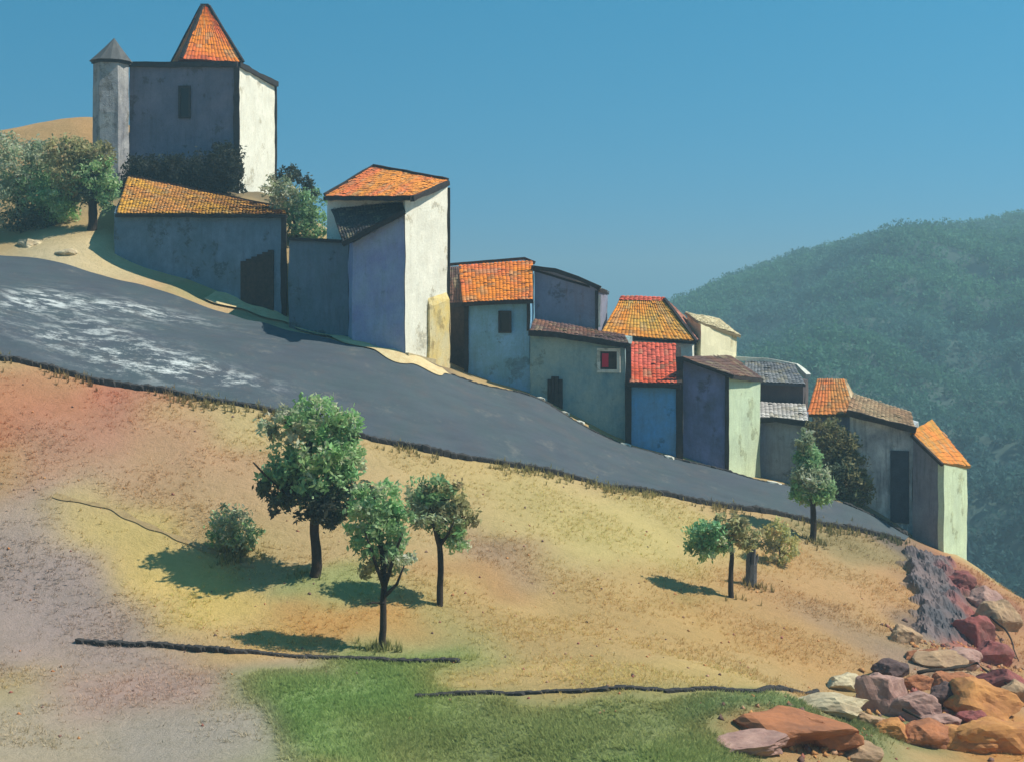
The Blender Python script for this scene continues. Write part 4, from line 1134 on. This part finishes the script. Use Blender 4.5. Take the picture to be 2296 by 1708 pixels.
# left of the castle
b0 = Vector((PX(206, 99.5), 99.5, h1(PX(206, 99.5), 99.5)))
tree('old_tree', 'broad old tree with thick dark trunk left of the long house', b0, [(208, 490), (206, 445), (195, 400), (180, 370)],
     [(150, 340, 50, 32, 0, G_OLIVE), (200, 350, 52, 34, .3, G_OLIVE * .9), (215, 395, 48, 38, -.2, G_BRIGHT * .9), (155, 395, 48, 40, 0, G_OLIVE), (240, 430, 30, 40, .2, G_MID), (190, 430, 45, 26, 0, G_DARK), (145, 440, 42, 34, .2, G_MID)],
     99.5, .14, 14000, .36)
for x, y, lab, cl in [(40, 515, 'grey-green shrub thicket at the far left of the verge', [(30, 380, 60, 50, 0, G_GREY), (70, 430, 55, 50, .2, G_MID), (15, 450, 50, 55, 0, G_GREY), (60, 490, 60, 34, 0, G_DARK), (0, 330, 40, 40, .2, G_GREY)]),
                      (115, 515, 'mid-green shrub between the thicket and the old tree', [(110, 430, 40, 40, 0, G_MID), (130, 470, 42, 36, .2, G_BRIGHT * .7), (100, 485, 40, 30, 0, G_DARK), (90, 350, 36, 36, .2, G_GREY)])]:
    b0 = Vector((PX(x, 101.5), 101.5, h1(PX(x, 101.5), 101.5)))
    tree('shrub', lab, b0, [(x, y - 60), (x, y - 110)], cl, 101.5, .14, 11000, .1, 'bush', 'shrubs left of the village')
# dark shrubs along the foot of the keep
for i, (x, y, rx, ry) in enumerate([(325, 385, 46, 34), (395, 388, 48, 34), (455, 385, 44, 42), (508, 372, 34, 56)]):
    b0 = Vector((PX(x, 108.6), 108.6, h1(PX(x, 108.6), 108.6)))
    lab = ['dark shrub at the foot of the keep beside the turret', 'dark shrub at the foot of the keep under its window', 'dark shrub at the foot of the keep next to the tallest shrub', 'tallest dark shrub at the sunlit corner of the keep'][i]
    tree('shrub', lab, b0, [(x, y + 10), (x, y - 5)], [(x, y, rx, ry, 0, G_DEEP * .55), (x - 14, y + 22, rx * .8, ry * .7, .2, G_DEEP * .5), (x + 14, y + 22, rx * .8, ry * .7, -.2, G_DEEP * .5)], 108.6, .15, 7000, .08, 'bush', 'shrubs along the keep')

# ------------------------------------------------------------------ grass on the slope
def grass(name, n, box, size, label, keep):
    X = rng.uniform(box[0], box[1], n); Y = rng.uniform(box[2], box[3], n)
    m_ = keep(X, Y); X, Y = X[m_], Y[m_]
    Z = H(X, Y); c = soil(X, Y)
    g = c[:, 1] > c[:, 0] * .92
    k = 5; n = len(X)
    V = np.empty((n, k, 3, 3)); C = np.empty((n, k, 3, 3))
    for j in range(k):
        a = rng.uniform(0, 6.28, n); hgt = size * rng.uniform(.4, 1.1, n) ; sp = size * rng.uniform(.4, 1.5, n)
        bx, by = X + np.cos(a) * sp * .4, Y + np.sin(a) * sp * .4
        w = size * .16
        V[:, j, 0] = np.stack([bx - np.sin(a) * w, by + np.cos(a) * w, Z - .03], 1)
        V[:, j, 1] = np.stack([bx + np.sin(a) * w, by - np.cos(a) * w, Z - .03], 1)
        V[:, j, 2] = np.stack([bx + np.cos(a) * sp, by + np.sin(a) * sp, Z + hgt], 1)
        cc = c * rng.uniform(1.0, 1.55, (n, 1)) * np.array([1.0, 1.0, .9])
        C[:, j] = cc[:, None, :]
    V = V.reshape(-1, 3); C = np.clip(C.reshape(-1, 3), 0, .7)
    o = build(name, V, np.arange(len(V)).reshape(-1, 3), M_grass, cols=C)
    o['kind'] = 'stuff'; o['label'] = label; o['category'] = 'grass'
    return o
def below_road(X, Y):
    return (Y < np.interp(X, un, yn) - .5) & (np.abs(X) < Y * .40)
def clumpy(X, Y):
    return (np.sin(X * .8 + np.sin(Y * .6) * 2) + np.sin(Y * .9 + X * .35) + rng.normal(0, .8, len(X))) > .1
grass('grass', 75000, (-34, 36, 43, 84), .13, 'dry grass tufts over the whole slope below the road', lambda X, Y: below_road(X, Y) & clumpy(X, Y))

def greenish(X, Y):
    c = soil(X, Y)
    return below_road(X, Y) & (c[:, 1] > c[:, 0] * .98) & (rng.uniform(0, 1, len(X)) < .35 + .65 * (np.sin(X * 1.3 + np.sin(Y * 1.1)) > -.2))
grass('meadow_grass', 42000, (-12, 14, 40, 53), .15, 'short green meadow grass below the field walls', greenish)

lines = []
for (x0, y0), (x1, y1) in zip([(float(a), float(b) - .55) for a, b in zip(un, yn)][:-1], [(float(a), float(b) - .55) for a, b in zip(un, yn)][1:]):
    lines.append((x0, y0))
for px, py in [(706, 1294), (858, 1454), (986, 1360), (522, 1247), (1640, 1342), (1684, 1314), (1750, 1268), (1822, 1216)]:
    p = hit(px, py); lines += [(p.x, p.y)] * 10
lines = np.array(lines)
kk = rng.integers(0, len(lines), 2600)
WX = lines[kk, 0] + rng.normal(0, .5, len(kk)); WY = lines[kk, 1] + rng.normal(0, .35, len(kk))
ok = noise_mask = (np.sin(WX * 1.1 + 1) + np.sin(WX * .37) + rng.normal(0, .6, len(WX))) > 0
WX, WY = WX[ok], WY[ok]; WZ = H(WX, WY); WC = soil(WX, WY) * .55 + np.array(lin(116, 130, 72)) * .45
n = len(WX); V = np.empty((n, 6, 3, 3)); C = np.empty((n, 6, 3, 3))
for j in range(6):
    a = rng.uniform(0, 6.28, n); hgt = .26 * rng.uniform(.4, 1.5, n); sp = .2 * rng.uniform(.1, 1, n)
    V[:, j, 0] = np.stack([WX - np.sin(a) * .035, WY + np.cos(a) * .035, WZ - .03], 1)
    V[:, j, 1] = np.stack([WX + np.sin(a) * .035, WY - np.cos(a) * .035, WZ - .03], 1)
    V[:, j, 2] = np.stack([WX + np.cos(a) * sp, WY + np.sin(a) * sp, WZ + hgt], 1)
    C[:, j] = (WC * rng.uniform(.7, 1.3, (n, 1)))[:, None, :]
V = V.reshape(-1, 3)
o = build('weeds', V, np.arange(len(V)).reshape(-1, 3), M_grass, cols=C.reshape(-1, 3))
o['kind'] = 'stuff'; o['label'] = 'tall weeds along the kerb, field walls and tree feet'; o['category'] = 'weeds'
# small stones: thick in the rubble, thin over the slope
tet = np.array([(1, 0, -.3), (-.5, .87, -.3), (-.5, -.87, -.3), (.3, .1, .8), (-.3, -.2, .7)]) * .5
tf = np.array([(0, 1, 3), (1, 4, 3), (1, 2, 4), (2, 0, 4), (0, 3, 4), (0, 2, 1)])
c1 = [hit(x, y) for x, y in ((2100, 1560), (2200, 1620), (1990, 1590), (2140, 1470), (1820, 1660), (2200, 1440), (2080, 1440))]
SX = np.concatenate([np.array([c1[i % 7].x for i in range(650)]) + rng.normal(0, 1.0, 650), rng.uniform(-26, 30, 500)])
SY = np.concatenate([np.array([c1[i % 7].y for i in range(650)]) + rng.normal(0, 1.5, 650), rng.uniform(44, 80, 500)])
ok = (SY < np.interp(SX, un, yn) - .8); SX, SY = SX[ok], SY[ok]; SZ = H(SX, SY)
pal = np.array([lin(196, 130, 84), lin(186, 146, 116), lin(132, 104, 94), lin(206, 150, 96), lin(170, 106, 94)])
V, Fc, C = [], [], []
for i in range(len(SX)):
    sc_ = rng.uniform(.08, .42) if i < 640 else rng.uniform(.06, .2)
    t_ = rng.uniform(0, 6.28); ct, st_ = math.cos(t_), math.sin(t_)
    q = (tet + rng.normal(0, .09, tet.shape)) * sc_
    V.append(np.stack([q[:, 0] * ct - q[:, 1] * st_ + SX[i], q[:, 0] * st_ + q[:, 1] * ct + SY[i], q[:, 2] * .8 + SZ[i] + sc_ * .08], 1))
    Fc.append(tf + i * 5); C.append(np.repeat((pal[rng.integers(0, 5)] * rng.uniform(.7, 1.1))[None], 5, 0))
o = build('rubble', np.concatenate(V), np.concatenate(Fc), attr_mat('rubble_stone', .95, 6, .4, .3), cols=np.concatenate(C))
o['kind'] = 'stuff'; o['label'] = 'small broken stones strewn among the boulders and over the slope'; o['category'] = 'rubble'

# ------------------------------------------------------------------ far wooded hill
SIL = [(900, 800), (1200, 760), (1400, 705), (1480, 682), (1540, 655), (1640, 612), (1780, 562), (1900, 533), (2050, 524), (2160, 494), (2296, 472), (2500, 440), (2900, 420), (3400, 470)]
HD = 620.0
sx_ = np.array([PX(x, HD) for x, y in SIL]); sz_ = np.array([zy(y, HD) for x, y in SIL])
hx = np.arange(-80, 470, 5.0); hyy = np.arange(215, 760, 5.0)
HX, HY = np.meshgrid(hx, hyy)
def hillz(X, Y):
    top = np.interp(X, sx_, sz_) - 6.0
    t = np.clip((Y - 220) / (HD - 220), 0, 1); t = t ** .85
    z = -72 + (top + 72) * np.sin(t * math.pi / 2)
    back = np.clip((Y - HD) / 140, 0, 1)
    z = z - back ** 2 * 60
    r = 7 * np.sin(X * .035 + Y * .016) + 5 * np.sin(X * .07 - Y * .03 + 1) + 2.5 * np.sin(X * .15 + Y * .11)
    return z + r * np.clip((HD - 20 - np.minimum(Y, HD - 20)) / 120, 0, 1)
hz = hillz(HX.ravel(), HY.ravel())
idx = np.arange(HX.size).reshape(HX.shape)
hf = np.stack([idx[:-1, :-1], idx[:-1, 1:], idx[1:, 1:], idx[1:, :-1]], -1).reshape(-1, 4)
structure(build('hill', np.column_stack([HX.ravel(), HY.ravel(), hz]), hf, stone('wooded_ground', (0.06, 0.10, 0.085), (0.075, 0.115, 0.09), .02), smooth=True))
nT = 12000
TX = rng.uniform(0, 420, nT); TY = rng.uniform(230, 650, nT)
vis = (TX / TY > .08) & (TX / TY < .55)
TX, TY = TX[vis], TY[vis]; TZ = hillz(TX, TY); nT = len(TX)
k = 70
u = rng.normal(size=(nT, k, 3)); u /= np.linalg.norm(u, axis=2)[:, :, None]
R = rng.uniform(1.8, 3.8, nT)
ctr = np.stack([TX, TY, TZ + R * .8], 1)
pos = ctr[:, None, :] + u * (R[:, None, None] * np.array([1, 1, 1.05])) * rng.uniform(.6, 1.05, (nT, k, 1))
a = rng.normal(size=(nT, k, 3)); b = rng.normal(size=(nT, k, 3))
a /= np.linalg.norm(a, axis=2)[:, :, None]; b /= np.linalg.norm(b, axis=2)[:, :, None]
sz = rng.uniform(.35, .95, (nT, k, 1))
V = np.stack([pos - a * sz, pos + a * sz * .7 + b * sz * .5, pos - b * sz], 2).reshape(-1, 3)
tint = .5 + .5 * np.sin(TX * .04 + np.sin(TY * .03) * 2); tint = np.clip(tint + rng.normal(0, .2, nT), 0, 1)
cA, cB = np.array(lin(78, 122, 112)), np.array(lin(86, 136, 100))
cc = (cA * (1 - tint[:, None]) + cB * tint[:, None]) * rng.uniform(.88, 1.12, (nT, 1))
low = np.clip((-8 - TZ) / 45, 0, 1)[:, None] * .75
cc = cc * (1 - low) + np.array(lin(52, 84, 90)) * low
C = np.repeat(cc, k * 3, 0)
o = build('forest', V, np.arange(len(V)).reshape(-1, 3), M_leaf, cols=C)
o['kind'] = 'stuff'; o['label'] = 'dense blue-green wood covering the far hill'; o['category'] = 'forest'

# ------------------------------------------------------------------ air
hb = [(x, y, z) for z in (-74, 64) for y in (-420, 2560) for x in (-2560, 2560)]
mh = bpy.data.materials.new('haze'); mh.use_nodes = True
hn = mh.node_tree.nodes; hn.clear()
pv = hn.new('ShaderNodeVolumePrincipled'); pv.inputs['Color'].default_value = (0.50, 0.80, 0.92, 1); pv.inputs['Density'].default_value = 0.0010
pv.inputs['Anisotropy'].default_value = 0.2
ho = hn.new('ShaderNodeOutputMaterial'); mh.node_tree.links.new(pv.outputs[0], ho.inputs['Volume'])
o = build('haze', hb, [(0, 2, 3, 1), (4, 5, 7, 6), (0, 1, 5, 4), (2, 6, 7, 3), (0, 4, 6, 2), (1, 3, 7, 5)], mh)
o['kind'] = 'stuff'; o['label'] = 'thin blue haze filling the valley air'; o['category'] = 'haze'
